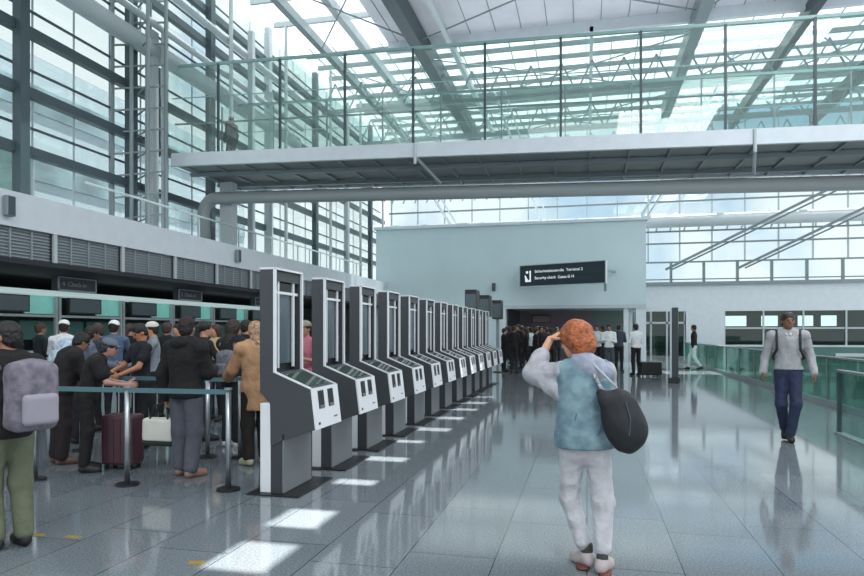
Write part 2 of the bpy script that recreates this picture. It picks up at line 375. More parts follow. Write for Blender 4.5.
for k, (px, txt) in enumerate([(76, '4  Check-in'), (189, '5  Check-in'), (262, '6  Check-in')]):
    Y = y_on(px, CX+.3)
    o = tag(empty('counter_sign', (CX+.25, Y, 2.52), 0), 'grey framed sign box standing on the counter canopy, '+names[k]+' from the left edge', 'sign', 'sign boxes over the counters')
    box((-.1, -.62, 0), (.1, .62, .34)).build('box', mat('sign_grey', '#4d575d', .4), o)
    f = MB()
    for a, b in (((.1, -.64, .32), (.12, .64, .36)), ((.1, -.64, -.01), (.12, .64, .03)), ((.1, -.64, 0), (.12, -.6, .35)), ((.1, .6, 0), (.12, .64, .35))): f.box(a, b)
    f.build('frame', STEELW, o)
    text_obj(txt, .17, mat('sign_text', '#aab6ba', .5), o, (.105, -.5, .17), (PI/2, 0, PI/2))

# ------------------------------------------------------------------ left glass facade
FX = -15.0
struct('window_6', box((FX-.05, -4, 4.2), (FX-.02, EY, CZ+.3)), FG)
DS2 = mat('facade_steel', '#46555b', .4)
for z in (6.36, 7.95, 9.58, 11.27, 12.9, 14.2):
    struct('facade_beam', MB().bar((FX+.35, -4, z), (FX+.35, BY+11, z), .24, .26).bar((FX+.1, -4, z+.75), (FX+.1, BY+11, z+.75), .06, .06), DS2)
struct('facade_beam', MB().tube([(FX+.9, -4, 10.9), (FX+.9, 30, 10.9)], .3, 14), STEELW, smooth=True)
struct('facade_beam', MB().tube([(FX+1.2, -4, 11.6), (FX+1.2, 30, 11.6)], .12, 10).tube([(FX+1.2, -4, 13.0), (FX+1.2, 30, 13.0)], .14, 10), STEELW, smooth=True)
cols = [14.15, 18.4, 23, 27.8, 33.2, 38, 42.5]
for k, Y in enumerate(cols):
    struct('facade_column', MB().bar((FX+.5, Y, 4.2), (FX+.5, Y, CZ), .26, .3), DS2 if k % 2 == 0 or k == 1 else STEELW)
    if k > 1:
        struct('facade_truss', MB().tube([(FX+1.4, Y, 4.2), (FX+1.4, Y, CZ)], .08, 8), STEELW)
    if k in (1,):
        p = MB()
        for dx in (.2, .9, 1.5): 
            for dy in (-.5, .4): p.tube([(FX+dx, Y+dy, 4.2), (FX+dx, Y+dy, CZ)], .06, 8)
        for j in range(16):
            z = 4.4+j*.7; p.bar((FX+.2, Y-.5, z), (FX+1.5, Y+.4, z+.3), .05, .05); p.bar((FX+.2, Y+.4, z), (FX+1.5, Y-.5, z), .04, .04)
        struct('facade_ladder_truss', p, MSTEEL)
p = MB()
for k in range(22):
    Y = 9+k*1.5; p.bar((FX, Y, 4.2), (FX, Y, CZ), .03, .05)
struct('facade_mullions', p, STEELW)
p = MB()
for k in range(13):
    Y = 19+k*1.25
    p.bar((FX+2.6, Y, 4.28), (FX+2.6, Y, 5.3), .04, .04)
p.bar((FX+2.6, 14, 5.3), (FX+2.6, BY, 5.3), .06, .05)
struct('mezzanine_railing', p, STEELW)

# neighbouring building outside, in bands
b = tag(empty('office_building', (-34, 26, 0)), 'pale neighbouring building with teal glass bands outside the left facade', 'building')
box((-4, -34, 0), (0, 34, 19)).build('wall', mat('outer_wall', '#b2bdc4', .7), b)
for z in (2.5, 6.8, 11.1, 15.4):
    box((0, -34, z), (.1, 34, z+1.7)).build('window_band', mat('outer_glass', '#8b9da3', .3, noise=.3, nscale=.3), b)
b = tag(empty('glass_building', (-24, 22, 0)), 'low green-glazed building seen through the left facade', 'building')
box((-3, -3, 0), (0, 2, 9.4)).build('wall', mat('green_glass_wall', '#76908f', .3, noise=.25, nscale=.5), b)
p = MB()
for k in range(6): p.box((0, -3+k, 0), (.06, -2.94+k, 9.4))
p.build('mullions', STEELW, b)

# ------------------------------------------------------------------ footbridge crossing the hall
b = tag(empty('footbridge', (-3, 20, 7)), 'glass-sided footbridge with white edge beam and grey tube crossing the hall', 'bridge')
def Lb(X, Y, z): return (X+3, Y-20, z-7)
def slope(X, z0): return z0-(X+12.3)*.0262
x0, x1 = -14.1, 13.2
BG = glass('bridge_glass', '#eef5f3', .06, film=.04)
def sbar(p, Y, z, w_, h_, xa=x0, xb=x1): p.bar(Lb(xa, Y, slope(xa, z)), Lb(xb, Y, slope(xb, z)), w_, h_)
p = MB(); sbar(p, 20.0, 7.46, .14, .44); sbar(p, 24.0, 7.46, .14, .44); p.build('edge_beam', WHITE, b)
p = MB(); sbar(p, 22, 7.36, 3.8, .12); p.build('deck', mat('deck_under', '#8b9392', .6), b)
p = MB()
for k in range(24):
    X = x0+.4+k*1.15; z = slope(X, 7.26); p.bar(Lb(X, 20.1, z), Lb(X, 23.9, z), .07, .08)
sbar(p, 21.1, 7.2, .1, .14); sbar(p, 22.9, 7.2, .1, .14)
p.build('deck_ribs', MSTEEL, b)
p = MB(); z = slope(x0, 6.52)
pts = [Lb(x1, 22, slope(x1, 6.52)), Lb(-13.6, 22, slope(-13.6, 6.52))]
for j in range(1, 6):
    a = PI/2*j/5; pts.append(Lb(-13.6-.55*math.sin(a), 22, slope(-13.6, 6.52)-.55*(1-math.cos(a))))
pts.append(Lb(-14.15, 22, 4.2)); p.tube(pts, .23, 18); p.build('support_tube', mat('tube_grey', '#98a2a4', .4), b, smooth=True)
p = MB(); p.bar(Lb(-13.35, 22.4, 4.2), Lb(-13.35, 22.4, 7.2), .5, .4); p.build('pier', STEELW, b)
for Xh in (-5.3, 4.6):
    p = MB(); zc = slope(Xh, 7.6); p.tube([Lb(Xh, 19.9, zc+.05), Lb(Xh, 19.9, zc-.6)], .05, 8); p.tube([Lb(Xh, 19.9, zc-.35), Lb(Xh+.4, 21.8, zc-.8)], .05, 8); p.build('hanger', STEELW, b)
postX = [-12.3+k*2.306 for k in range(-1, 12)]
for k in range(len(postX)-1):
    xa, xb = postX[k]+.03, postX[k+1]-.03
    if xb > x1+.5: continue
    for Y, nm in ((20.0, 'front'), (24.0, 'rear')):
        v = [Lb(xa, Y, slope(xa, 7.68)), Lb(xb, Y, slope(xb, 7.68)), Lb(xb, Y, slope(xb, 10.68)), Lb(xa, Y, slope(xa, 10.68))]
        v += [(q[0], q[1]+.02, q[2]) for q in v]
        MB().add(v, [(0, 1, 2, 3), (7, 6, 5, 4), (0, 4, 5, 1), (1, 5, 6, 2), (2, 6, 7, 3), (3, 7, 4, 0)]).build('glass_panel', BG, b)
for X in postX:
    for Y in (19.98, 24.02):
        if X < x0-.6: continue
        MB().bar(Lb(X, Y, slope(X, 7.6)), Lb(X, Y, slope(X, 10.7)), .07 if Y < 21 else .05, .07).build('post', DSTEEL if Y < 21 else MSTEEL, b)
for X in (-10, -5.5, -1, 3.5, 8):  # housings and lamps added on the bridge to brighten the ceiling from below
    zz = slope(X, 7.75); box(Lb(X-.2, 24.15, zz), Lb(X+.2, 24.4, zz+.12)).build('fill_housing', STEELW, b)
    ad = bpy.data.lights.new('ceiling_fill_lamp', 'AREA'); ad.shape = 'RECTANGLE'; ad.size = .36; ad.size_y = .2; ad.energy = 70; ad.color = (.95, .97, 1)
    ao = bpy.data.objects.new('ceiling_fill_lamp', ad); COL.objects.link(ao); ao.location = (X, 24.28, zz+.15); ao.rotation_euler = (PI, 0, 0)
p = MB(); sbar(p, 20, 10.72, .08, .09); sbar(p, 24, 10.72, .08, .09); p.build('top_rail', mat('rail_green', '#86a5a3', .4), b)
p = MB(); sbar(p, 20.15, 8.75, .05, .05); sbar(p, 23.85, 8.75, .05, .05); p.build('handrail', MSTEEL, b)
p = MB()
for Y in (20, 24):
    for dz in (9.6, ): sbar(p, Y, dz, .02, .03)
p.build('glass_seam', mat('rail_green', '#86a5a3', .4), b)
# masts and frames at the bridge's left end
for k, (X, Y, w_) in enumerate([(-14.1, 18.9, .3), (-13.7, 19.0, .14), (-13.6, 24.6, .22), (-12.9, 25.0, .12)]):
    struct('mast', MB().bar((X, Y, 4.2), (X, Y, 11.5 if k != 2 else 14), w_, w_), STEELW)

# ------------------------------------------------------------------ right: glass balustrades
GG = glass('balustrade_glass', '#a9cfc4', .12, film=.14)
def balustrade(name, X, ya, yb, n, label, h=1.0, endpost=True, base=.1, gm=None, pm=None):
    o = tag(empty(name, (X, ya, 0)), label, 'railing')
    L = yb-ya
    for k in range(n):
        box((-.012, k*L/n+.02, base), (.012, (k+1)*L/n-.02, h-.04)).build('glass_panel', gm or GG, o)
    for k in range(n+1):
        box((-.03, k*L/n-.02, 0), (.03, k*L/n+.02, h-.03)).build('post', pm or MSTEEL, o)
    box((-.035, -.02, h-.04), (.035, L+.02, h)).build('top_rail', CHROME, o, bevel=.01)
    box((-.06, -.02, 0), (.06, L+.02, base)).build('kerb', mat('kerb', '#9aa6a8', .4), o)
    return o
balustrade('glass_balustrade', 4.85, 11.0, 35.0, 12, 'long teal glass balustrade with pale kerb running behind the walking man', 1.0)
balustrade('glass_barrier', 3.61, 6.9, 10.69, 3, 'short glass barrier with dark end post nearest the right edge', .95, base=.03, gm=glass('clear_glass', '#dcebe7', .05), pm=DSTEEL)
o = tag(empty('glass_parapet', (4.95, 10.9, 0)), 'teal glass parapet crossing behind the short barrier at the right edge', 'railing')
for k in range(5): box((.1+k*2.2, 4, .12), (2.2+k*2.2, 4.03, 1.0)).build('glass_panel', GG, o)
box((0, 3.96, 1.0), (11.2, 4.07, 1.06)).build('top_rail', CHROME, o); box((0, 3.94, 0), (11.2, 4.09, .12)).build('kerb', STEELW, o)
o = tag(empty('low_wall', (5.4, 36.0, 0)), 'low teal glass-clad wall in front of the far shop', 'wall')
box((0, 0, 0), (18, .2, .75)).build('panel', mat('teal_panel', '#3f6b63', .25, noise=.15, nscale=.4), o); box((-.02, -.04, .75), (18, .24, .84)).build('coping', STEELW, o)

# information totem
gp = ground(674, 383)
o = tag(empty('information_totem', gp, math.radians(-10)), 'tall slim dark information totem on a black foot in the open hall', 'totem')
box((-.16, -.14, 0), (.16, .14, .16)).build('foot', BLACK, o, bevel=.01)
box((-.06, -.07, .16), (.12, .07, 2.22)).build('panel', mat('totem_dark', '#2c3539', .3), o, bevel=.01)
box((-.11, -.06, .16), (-.06, .06, 2.18)).build('side_strip', STEELW, o)

# ------------------------------------------------------------------ check-in kiosks
def make_kiosk():
    o = empty('check_in_kiosk')
    W0, W1 = 0.0, .61
    box((-.10, -.07, 0), (.42, .74, .015)).build('base_mat', BLACK, o)
    box((0, W0+.005, .015), (.105, W1-.005, .84)).build('back_panel', KWHITE, o, bevel=.006)
    box((.105, W0+.01, .015), (.228, W1-.01, .6)).build('pedestal', mat('pedestal_dark', '#33383d', .5), o)
    box((.228, W0, .02), (.242, W1, .56)).build('pedestal_plate', MGREY, o)
    shell = MB(); shell.prism_y([(0, .94), (.1, .845), (.107, .44), (.238, .50), (.55, .61), (.505, .98), (.15, 1.125), (.0, 1.125)], W0, W1)
    bd = shell.build('body', DKGREY, o, bevel=.006)
    # tall head: two side cheeks, roof and back
    col = MB(); col.box((0, W0, 1.125), (.135, W0+.045, 2.08)); col.box((0, W1-.045, 1.125), (.135, W1, 2.08)); col.box((0, W0+.045, 1.98), (.13, W1-.045, 2.07)); col.box((0, W0+.045, 1.125), (.03, W1-.045, 1.98))
    col.build('head', DKGREY, o)
    fr = MB(); fr.box((.135, W0, 1.125), (.155, W0+.03, 2.09)); fr.box((.135, W1-.03, 1.125), (.155, W1, 2.09)); fr.box((.0, W0, 2.08), (.155, W1, 2.1))
    fr.build('head_edging', KWHITE, o)
    ds = box((.05, W0+.05, 1.2), (.09, W1-.05, 1.96)).build('display', mat('kiosk_display', '#4f5b62', .15), o)
    hl = MB(); hl.box((.10, W0+.13, 1.16), (.12, W0+.155, 2.0)); hl.box((.10, W1-.155, 1.16), (.12, W1-.13, 2.0)); hl.box((.10, W0+.03, 1.86), (.115, W1-.03, 1.885)); hl.build('display_rails', KWHITE, o)
    box((.045, W0+.05, 1.90), (.1, W1-.05, 1.97)).build('header', BLACK, o)
    # sloping desk
    def desk(x): return 1.125-(x-.15)*(.145/.355)
    sc = MB(); sc.add([(.21, W0+.07, desk(.21)+.006), (.46, W0+.07, desk(.46)+.006), (.46, W1-.07, desk(.46)+.006), (.21, W1-.07, desk(.21)+.006),
                       (.21, W0+.07, desk(.21)-.01), (.46, W0+.07, desk(.46)-.01), (.46, W1-.07, desk(.46)-.01), (.21, W1-.07, desk(.21)-.01)],
                      [(0, 1, 2, 3), (7, 6, 5, 4), (0, 4, 5, 1), (1, 5, 6, 2), (2, 6, 7, 3), (3, 7, 4, 0)])
    sc.build('touch_screen', mat('touch_screen', '#35463f', .08), o)
    for yy in (W0+.012, W1-.012): MB().bar((.15, yy, desk(.15)+.004), (.505, yy, desk(.505)+.004), .024, .014).build('desk_edging', KWHITE, o)
    # slanted front plate with two dark slots
    def fp(y_, u, dx): return (.505+.045*u+dx, y_, .985-.375*u)
    def plate(ya, yb, ua, ub, d0, d1):
        v = [fp(ya, ua, d0), fp(yb, ua, d0), fp(yb, ub, d0), fp(ya, ub, d0), fp(ya, ua, d1), fp(yb, ua, d1), fp(yb, ub, d1), fp(ya, ub, d1)]
        return MB().add(v, [(0, 3, 2, 1), (4, 5, 6, 7), (0, 1, 5, 4), (1, 2, 6, 5), (2, 3, 7, 6), (3, 0, 4, 7)])
    pl = plate(W0, W1, 0, 1, 0, .016).build('front_plate', KWHITE, o)
    plate(.11, .24, .08, .52, .012, .02).build('slot', BLACK, pl); plate(.34, .47, .08, .52, .012, .02).build('slot', BLACK, pl)
    plate(.13, .22, .44, .50, .018, .026).build('slot_lip', MGREY, pl); plate(.36, .45, .44, .50, .018, .026).build('slot_lip', MGREY, pl)
    plate(.06, .10, .84, .90, .012, .02).build('button', BLACK, pl); plate(.44, .52, .78, .82, .012, .019).build('marking', MGREY, pl)
    return o
k0 = make_kiosk()
for k in range(12):
    o = k0 if k == 0 else copy_tree(k0)
    o.location = (-2.95, 5.49+k*1.17, 0)
    lab = {0: 'dark grey self check-in kiosk nearest the camera, standing whole at the front of the row', 11: 'farthest small grey self check-in kiosk at the end of the row'}.get(k, 'dark grey self check-in kiosk, %s in the row from the nearest one' % names[k])
    tag(o, lab, 'kiosk', 'self check-in kiosks in a long row')

# monitors on poles past the kiosks
for k, (Y, h) in enumerate([(18.7, 2.02), (21.2, 2.0), (24.2, 1.98)]):
    o = tag(empty('monitor_pole', (-3.25, Y, 0)), 'dark boxy monitor on a pole behind the kiosk row, %s from the left' % names[k], 'monitor', 'monitors on poles behind the kiosks')
    MB().tube([(0, 0, 0), (0, 0, h)], .05, 10).build('pole', MSTEEL, o)
    box((-.15, -.2, 0), (.15, .2, .03)).build('base', BLACK, o)
    box((-.17, -.3, h), (.17, .3, h+.7)).build('casing', BLACK, o, bevel=.02); box((-.15, -.305, h+.05), (.15, -.3, h+.57)).build('display', mat('screen_grey', '#4c5a61', .3), o)

# ------------------------------------------------------------------ queue barriers
def barrier(name, pts, label, h=.95, rails=(.93,), group='queue barriers by the counters', rr=.028):
    a = Vector(pts[0]); o = tag(empty(name, a), label, 'barrier', group)
    for q in pts:
        q = Vector(q)-a
        ps = MB().tube([q+Vector((0, 0, .02)), q+Vector((0, 0, h))], .027, 14).build('post', CHROME, o, smooth=True)
        MB().tube([q, q+Vector((0, 0, .02))], .11, 18).build('foot', BLACK, ps)
        MB().tube([q+Vector((0, 0, h)), q+Vector((0, 0, h+.02))], .037, 14).build('cap', MSTEEL, ps)
    for z in rails:
        for q0, q1 in zip(pts[:-1], pts[1:]):
            MB().bar(Vector(q0)-a+Vector((0, 0, z)), Vector(q1)-a+Vector((0, 0, z)), .03, .045).build('belt', mat('belt_teal', '#4d6f76', .5), o)
    return o
barrier('queue_barrier', [(-6.5, 5.48, 0), (-5.45, 5.48, 0), (-4.38, 5.5, 0), (-3.31, 5.55, 0)], 'front queue barrier with steel posts and teal belt, nearest the camera')
barrier('queue_barrier', [(-7.9, 6.95, 0), (-6.2, 6.95, 0), (-4.42, 6.95, 0), (-4.0, 6.97, 0)], 'middle queue barrier with steel posts behind the man in grey trousers')
barrier('queue_barrier', [(-9.5, 8.9, 0), (-7.8, 8.9, 0), (-6.1, 8.9, 0), (-4.4, 8.9, 0)], 'rear queue barrier farthest towards the counters')

# floor stickers
YM = mat('yellow_tape', '#8f762c', .5)
for k, (px, py, wx, wy, rz, lab) in enumerate([(196, 563, .10, .07, .3, 'yellow floor sticker beside the bright sun patch at the bottom'), (37, 535, .12, .05, 0, 'yellow floor sticker nearest the left edge'), (73, 537, .12, .05, 0, 'yellow floor sticker, right one of the pair at the left')]):
    g = ground(px, py); o = box((-wx/2, -wy/2, 0), (wx/2, wy/2, .003)).build('floor_sticker', YM, loc=g, rz=rz); tag(o, lab, 'sticker', 'yellow floor stickers')
# ------------------------------------------------------------------ people: bodies grown from a distance field into one smooth surface
V3 = lambda *a: np.array(a, np.float32)
def nrm(v): return v/(np.linalg.norm(v)+1e-9)
class Field:
    def __init__(s): s.ops = []
    def _p(s, kind, fn, lo, hi, k): s.ops.append((kind, fn, np.array(lo), np.array(hi), k)); return s
    def cone(s, a, b, ra, rb, k=.02, sub=False):
        a, b = V3(*a), V3(*b); ba = b-a; L = float(ba@ba)+1e-9
        def fn(P):
            h = np.clip(((P-a)@ba)/L, 0, 1)[..., None]; return np.linalg.norm(P-a-h*ba, axis=-1)-(ra+(rb-ra)*h[..., 0])
        m = max(ra, rb); return s._p('s' if sub else 'u', fn, np.minimum(a, b)-m, np.maximum(a, b)+m, k)
    def ell(s, c, r, R=None, k=.02, sub=False):
        c = V3(*c); r = V3(*r); R = np.eye(3, dtype=np.float32) if R is None else R.astype(np.float32)   # rows of R: local axes
        def fn(P):
            q = (P-c)@R.T; k0 = np.linalg.norm(q/r, axis=-1); k1 = np.linalg.norm(q/(r*r), axis=-1)+1e-9; return k0*(k0-1)/k1
        m = float(r.max()); return s._p('s' if sub else 'u', fn, c-m, c+m, k)
    def rbox(s, c, h, rad, R=None, k=.02, sub=False):
        c = V3(*c); h = V3(*h); R = np.eye(3, dtype=np.float32) if R is None else R.astype(np.float32)
        def fn(P):
            q = np.abs((P-c)@R.T)-(h-rad); return np.linalg.norm(np.maximum(q, 0), axis=-1)+np.minimum(q.max(-1), 0)-rad
        m = float(np.linalg.norm(h)); return s._p('s' if sub else 'u', fn, c-m, c+m, k)
    def cut(s, p, n, k=.004):
        """keep only the side the normal points to"""
        p, n = V3(*p), nrm(V3(*n)); return s._p('i', lambda P: -((P-p)@n), [-9]*3, [9]*3, k)
    def wrinkle(s, amp, f=38, seed=0):
        r = np.random.RandomState(seed); D = r.randn(4, 3).astype(np.float32); D[:, 2] *= .55; ph = r.rand(4)*6
        def fn(P): return sum(.75-np.abs(np.sin(P@(D[i]*f*(.28+.18*i))+ph[i]))**.7-.1 for i in range(4))*(-amp/3.2)
        return s._p('w', fn, [-9]*3, [9]*3, 0)
    def mesh(s, step):
        U = [o for o in s.ops if o[0] == 'u']
        lo = np.min([o[2] for o in U], 0)-3*step-.015; hi = np.max([o[3] for o in U], 0)+3*step+.015
        ax = [np.arange(lo[i], hi[i]+step, step, dtype=np.float32) for i in range(3)]
        F = np.full([len(a) for a in ax], .5, np.float32)
        for kind, fn, l, h, k in s.ops:
            m = 3*step+.03+k
            sl = tuple(slice(max(0, int((l[i]-m-lo[i])/step)), min(len(ax[i]), int((h[i]+m-lo[i])/step)+2)) for i in range(3))
            g = np.stack(np.meshgrid(*[ax[i][sl[i]] for i in range(3)], indexing='ij'), -1)
            if g.size == 0: continue
            d = fn(g); f = F[sl]
            if kind == 'u':
                t = np.clip(.5+.5*(f-d)/k, 0, 1); F[sl] = f*(1-t)+d*t-k*t*(1-t)
            elif kind == 's': F[sl] = -(lambda a, b, t: a*(1-t)+b*t-k*t*(1-t))(-f, d, np.clip(.5+.5*(-f-d)/k, 0, 1))
            elif kind == 'i': F[sl] = np.maximum(f, d)
            elif kind == 'w': F[sl] = f+d
        for i in range(3):
            q = [slice(None)]*3; q[i] = 0; F[tuple(q)] = .5; q[i] = -1; F[tuple(q)] = .5
        S = F < 0; nx, ny, nz_ = F.shape; acc = np.zeros((nx*ny*nz_, 4), np.float64); quads = []
        cid = lambda I: (I[..., 0]*ny+I[..., 1])*nz_+I[..., 2]
        for a in range(3):
            s0 = [slice(None)]*3; s1 = [slice(None)]*3; s0[a] = slice(0, -1); s1[a] = slice(1, None)
            E = np.argwhere(S[tuple(s0)] != S[tuple(s1)])
            if len(E) == 0: continue
            E2 = E.copy(); E2[:, a] += 1
            f0 = F[tuple(E.T)]; f1 = F[tuple(E2.T)]; t = f0/(f0-f1); pos = E.astype(np.float64); pos[:, a] += t
            b, c = (a+1) % 3, (a+2) % 3; cs = []
            for db, dc in ((-1, -1), (0, -1), (0, 0), (-1, 0)):
                C_ = E.copy(); C_[:, b] += db; C_[:, c] += dc; id_ = cid(C_); cs.append(id_)
                np.add.at(acc, id_, np.concatenate([pos, np.ones((len(pos), 1))], 1))
            q = np.stack(cs, 1); fl = f0 > 0; q[fl] = q[fl][:, ::-1]; quads.append(q)
        Q = np.concatenate(quads); u, inv = np.unique(Q, return_inverse=True)
        return acc[u, :3]/acc[u, 3:4]*step+lo, inv.reshape(Q.shape)
def fmesh(name, fields, m, parent, relax=1):
    Vs, Qs, n = [], [], 0
    for f, step in fields:
        v, q = f.mesh(step); Vs.append(v); Qs.append(q+n); n += len(v)
    v = np.concatenate(Vs); q = np.concatenate(Qs)
    for _ in range(relax):                                            # light smoothing
        s = np.zeros_like(v); c = np.zeros(len(v))
        for i in range(4): np.add.at(s, q[:, i], v[q[:, (i+1) % 4]]+v[q[:, i-1]]); np.add.at(c, q[:, i], 2)
        v = v*.5+.5*s/c[:, None]
    me = bpy.data.meshes.new(name); me.from_pydata(v.tolist(), [], q.tolist()); me.materials.append(m)
    me.polygons.foreach_set('use_smooth', [True]*len(me.polygons))
    o = bpy.data.objects.new(name, me); COL.objects.link(o); o.parent = parent; return o

BASE = dict(hipR=(.09, 0, .92), hipL=(-.09, 0, .92), kneeR=(.10, .02, .50), kneeL=(-.10, .02, .50), ankR=(.10, -.02, .09), ankL=(-.10, -.02, .09),
            toeR=(.12, .14, .03), toeL=(-.12, .14, .03), neck=(0, -.01, 1.47), head=(0, .02, 1.635), shR=(.185, 0, 1.415), shL=(-.185, 0, 1.415),
            elR=(.235, -.03, 1.13), elL=(-.235, -.03, 1.13), wrR=(.25, .05, .88), wrL=(-.25, .05, .88))
def dim(h):
    c = [int(h[i:i+2], 16) for i in (1, 3, 5)]; k = .62 if max(c) < 70 else 1
    return '#%02x%02x%02x' % tuple(int(v*k) for v in c)
def hand(F, wr, el, side, curl, s, pn=None, dr=None):
    d = nrm(dr if dr is not None else wr-el); n = V3(-side, 0, 0) if pn is None else nrm(pn); n = nrm(n-d*(n@d)); lat = np.cross(n, d)*(-side)
    F.cone(el+(wr-el)*.75, wr, .029*s, .025*s, .01); c = wr+d*.05*s
    F.ell(wr+d*.048*s, (.041*s, .052*s, .0165*s), np.stack([lat, d, n]), .008)
    base = wr+d*.085*s
    for i, L in enumerate((.068, .078, .073, .058)):
        p = base+lat*((1.5-i)*.0205*s)-d*(.004*abs(i-1.3))*s; q = nrm(d+lat*(1.5-i)*.07)
        for j, fr in enumerate((.45, .32, .26)):
            a = curl*(.35+.45*j); dd = nrm(q*math.cos(a)+n*math.sin(a)); e = p+dd*L*fr*s
            F.cone(p, e, (.0092-.0009*j)*s, (.0086-.0012*j)*s, .004); p = e
    p = wr+d*.022*s+lat*.026*s
    for L, a in ((.042, .95), (.032, .6), (.026, .45)):
        dd = nrm(d*math.cos(a)+lat*math.sin(a)+n*.35*curl); e = p+dd*L*s; F.cone(p, e, .0115*s, .0098*s, .005); p = e
def person(loc, rz, H=1.75, bulk=1.0, pose={}, top='#222222', sleeve='long', hem=.0, bottom='#303338', legs='long', shoes='#1a1a1c', hair='#1c1614', style='short', skin='#b98668',
           yaw=0, pitch=0, cap=None, label='', group=None, det=.016, hands=True, wr=.004, loose=.0, extra=None, skirt=False, curl=.7, pnR=None, pnL=None, drL=None, drR=None, headk=1.0, toplow=0, tfn=None, slL=None, wf=38):
    J = {k: V3(*v) for k, v in BASE.items()}
    for k, v in pose.items(): J[k] = V3(*v)
    s = H/1.75; J = {k: v*s for k, v in J.items()}; b = bulk*s
    o = tag(empty('person', loc, rz), label, 'person', group)
    hip = (J['hipR']+J['hipL'])/2; sh = (J['shR']+J['shL'])/2
    up = nrm(J['neck']-hip); xa = nrm(J['shR']-J['shL']); fw = nrm(np.cross(up, xa)); xa = nrm(np.cross(fw, up)); Rt = np.stack([xa, fw, up])
    hx = nrm(J['hipR']-J['hipL']); hf = nrm(np.cross(V3(0, 0, 1), hx)); Rh = np.stack([hx, hf, V3(0, 0, 1)])
    # head frame
    cy, sy, cp, sp = math.cos(yaw), math.sin(yaw), math.cos(pitch), math.sin(pitch)
    f0 = V3(-sy*cp, cy*cp, -sp); x_ = V3(cy, sy, 0); u_ = np.cross(x_, f0); Hh = np.stack([x_, f0, u_]); hc = J['head']; hs = s*headk
    hp = lambda x, y, z: hc+(x_*x+f0*y+u_*z)*hs
    B = Field()
    B.ell(hp(0, -.012, .025), (.076*hs, .094*hs, .088*hs), Hh, .01); B.ell(hp(0, .03, -.04), (.056*hs, .062*hs, .072*hs), Hh, .03)
    B.cone(hp(0, .052, -.085), hp(0, .06, -.088), .026*hs, .024*hs, .02)
    for q in (-1, 1):
        B.ell(hp(.031*q, .098, .012), (.017*hs, .013*hs, .012*hs), Hh, .010, sub=True)
        B.ell(hp(.077*q, -.005, -.012), (.011*hs, .022*hs, .031*hs), Hh, .006); B.cone(hp(.03*q, .082, .028), hp(.012*q, .086, .026), .006*hs, .006*hs, .012)
    B.cone(hp(0, .088, .012), hp(0, .105, -.026), .008*hs, .0135*hs, .010); B.cone(hp(-.016, .083, -.058), hp(.016, .083, -.058), .008*hs, .008*hs, .006)
    B.cone(J['neck']-up*.03*s, hp(0, -.02, -.06), .058*b, .052*b, .025)
    mid = lambda a, c, t: a+(c-a)*t
    def torso(F, e, k=.035, low=True):
        F.ell(mid(sh, hip, .24), (.150*b+e, .100*b+e, .19*s+e), Rt, k); F.ell(mid(sh, hip, .62), (.132*b+e, .092*b+e, .17*s+e), Rt, k)
        F.cone(J['shL'], J['shR'], .047*b+e, .047*b+e, k); F.cone(mid(J['shL'], J['neck'], .6), mid(J['shR'], J['neck'], .6), .045*b+e, .045*b+e, k)
        if low: F.ell(hip+V3(0, 0, .03*s), (.150*b+e, .105*b+e, .13*s+e), Rh, k)
    def arm(F, q, e, t=1.0, k=.02, flare=0):
        S_, E_, W_ = J['sh'+q], J['el'+q], J['wr'+q]
        F.cone(S_, E_, .047*b+e, .038*b+e+flare*.3, k)
        if t > 0: F.cone(E_, mid(E_, W_, t), .038*b+e+flare*.4, (.038-.012*t)*b+e+flare, k)
    def leg(F, q, e, t=1.0, k=.03, e2=None):
        e2 = e if e2 is None else e2; h_, k_, a_ = J['hip'+q], J['knee'+q], J['ank'+q]
        F.cone(h_, k_, .080*b+e, .055*b+e, k)
        F.cone(k_, mid(k_, a_, .35), .053*b+e, .056*b+e2, k); F.cone(mid(k_, a_, .35), mid(k_, a_, t), .056*b+e2, .037*b+e2, k)
    torso(B, -.010)
    for q in 'LR':
        arm(B, q, 0); leg(B, q, -.014 if legs != 'short' else 0); B.cone(J['ank'+q], J['toe'+q], .036*s, .026*s, .02)
    hs_ = []
    if hands:
        for q, sd_, pn, dr in (('R', 1, pnR, drR), ('L', -1, pnL, drL)):
            Hf = Field(); hand(Hf, J['wr'+q], J['el'+q], sd_, curl, s, V3(*pn) if pn is not None else None, V3(*dr) if dr is not None else None); hs_.append((Hf, .0045 if det < .015 else .007))
    fmesh('body', [(B, det)]+hs_, mat('skin_'+skin, skin, .55), o)
    if det <= .02:
        for q in (-1, 1):
            v = MB(); c = hp(.031*q, .082, .010)
            R = .0115*hs
            for a in range(6):
                for c2 in range(8):
                    ph = PI*a/5; th = 2*PI*c2/8; v.v.append((c[0]+R*math.sin(ph)*math.cos(th), c[1]+R*math.sin(ph)*math.sin(th), c[2]+R*math.cos(ph)))
            for a in range(5):
                for c2 in range(8): v.f.append((a*8+c2, (a+1)*8+c2, (a+1)*8+(c2+1) % 8, a*8+(c2+1) % 8))
            v.build('eye', mat('eye_dark', '#191412', .2), o, smooth=True)
    # clothes
    T = Field(); torso(T, .016+loose, low=True)
    tl = {'long': .98, 'mid': .45, 'short': 0, 'none': -1}[sleeve]
    for q in 'LR':
        if tl >= 0 and sleeve != 'short': arm(T, q, .010+loose*.6, slL if (slL and q == 'L') else tl, flare=.004+loose*.5)
        elif sleeve == 'short': T.cone(J['sh'+q], mid(J['sh'+q], J['el'+q], .6), .055*b+.012+loose, .052*b+.012+loose, .02)
    T.cone(J['neck']-up*.02*s, J['neck']+up*.012*s, .066*b, .060*b+.004, .02)
    if toplow: T.cone(hip, hip-V3(0, 0, toplow*s), .15*b, .17*b, .05)
    if tfn: tfn(T, J, Rt)
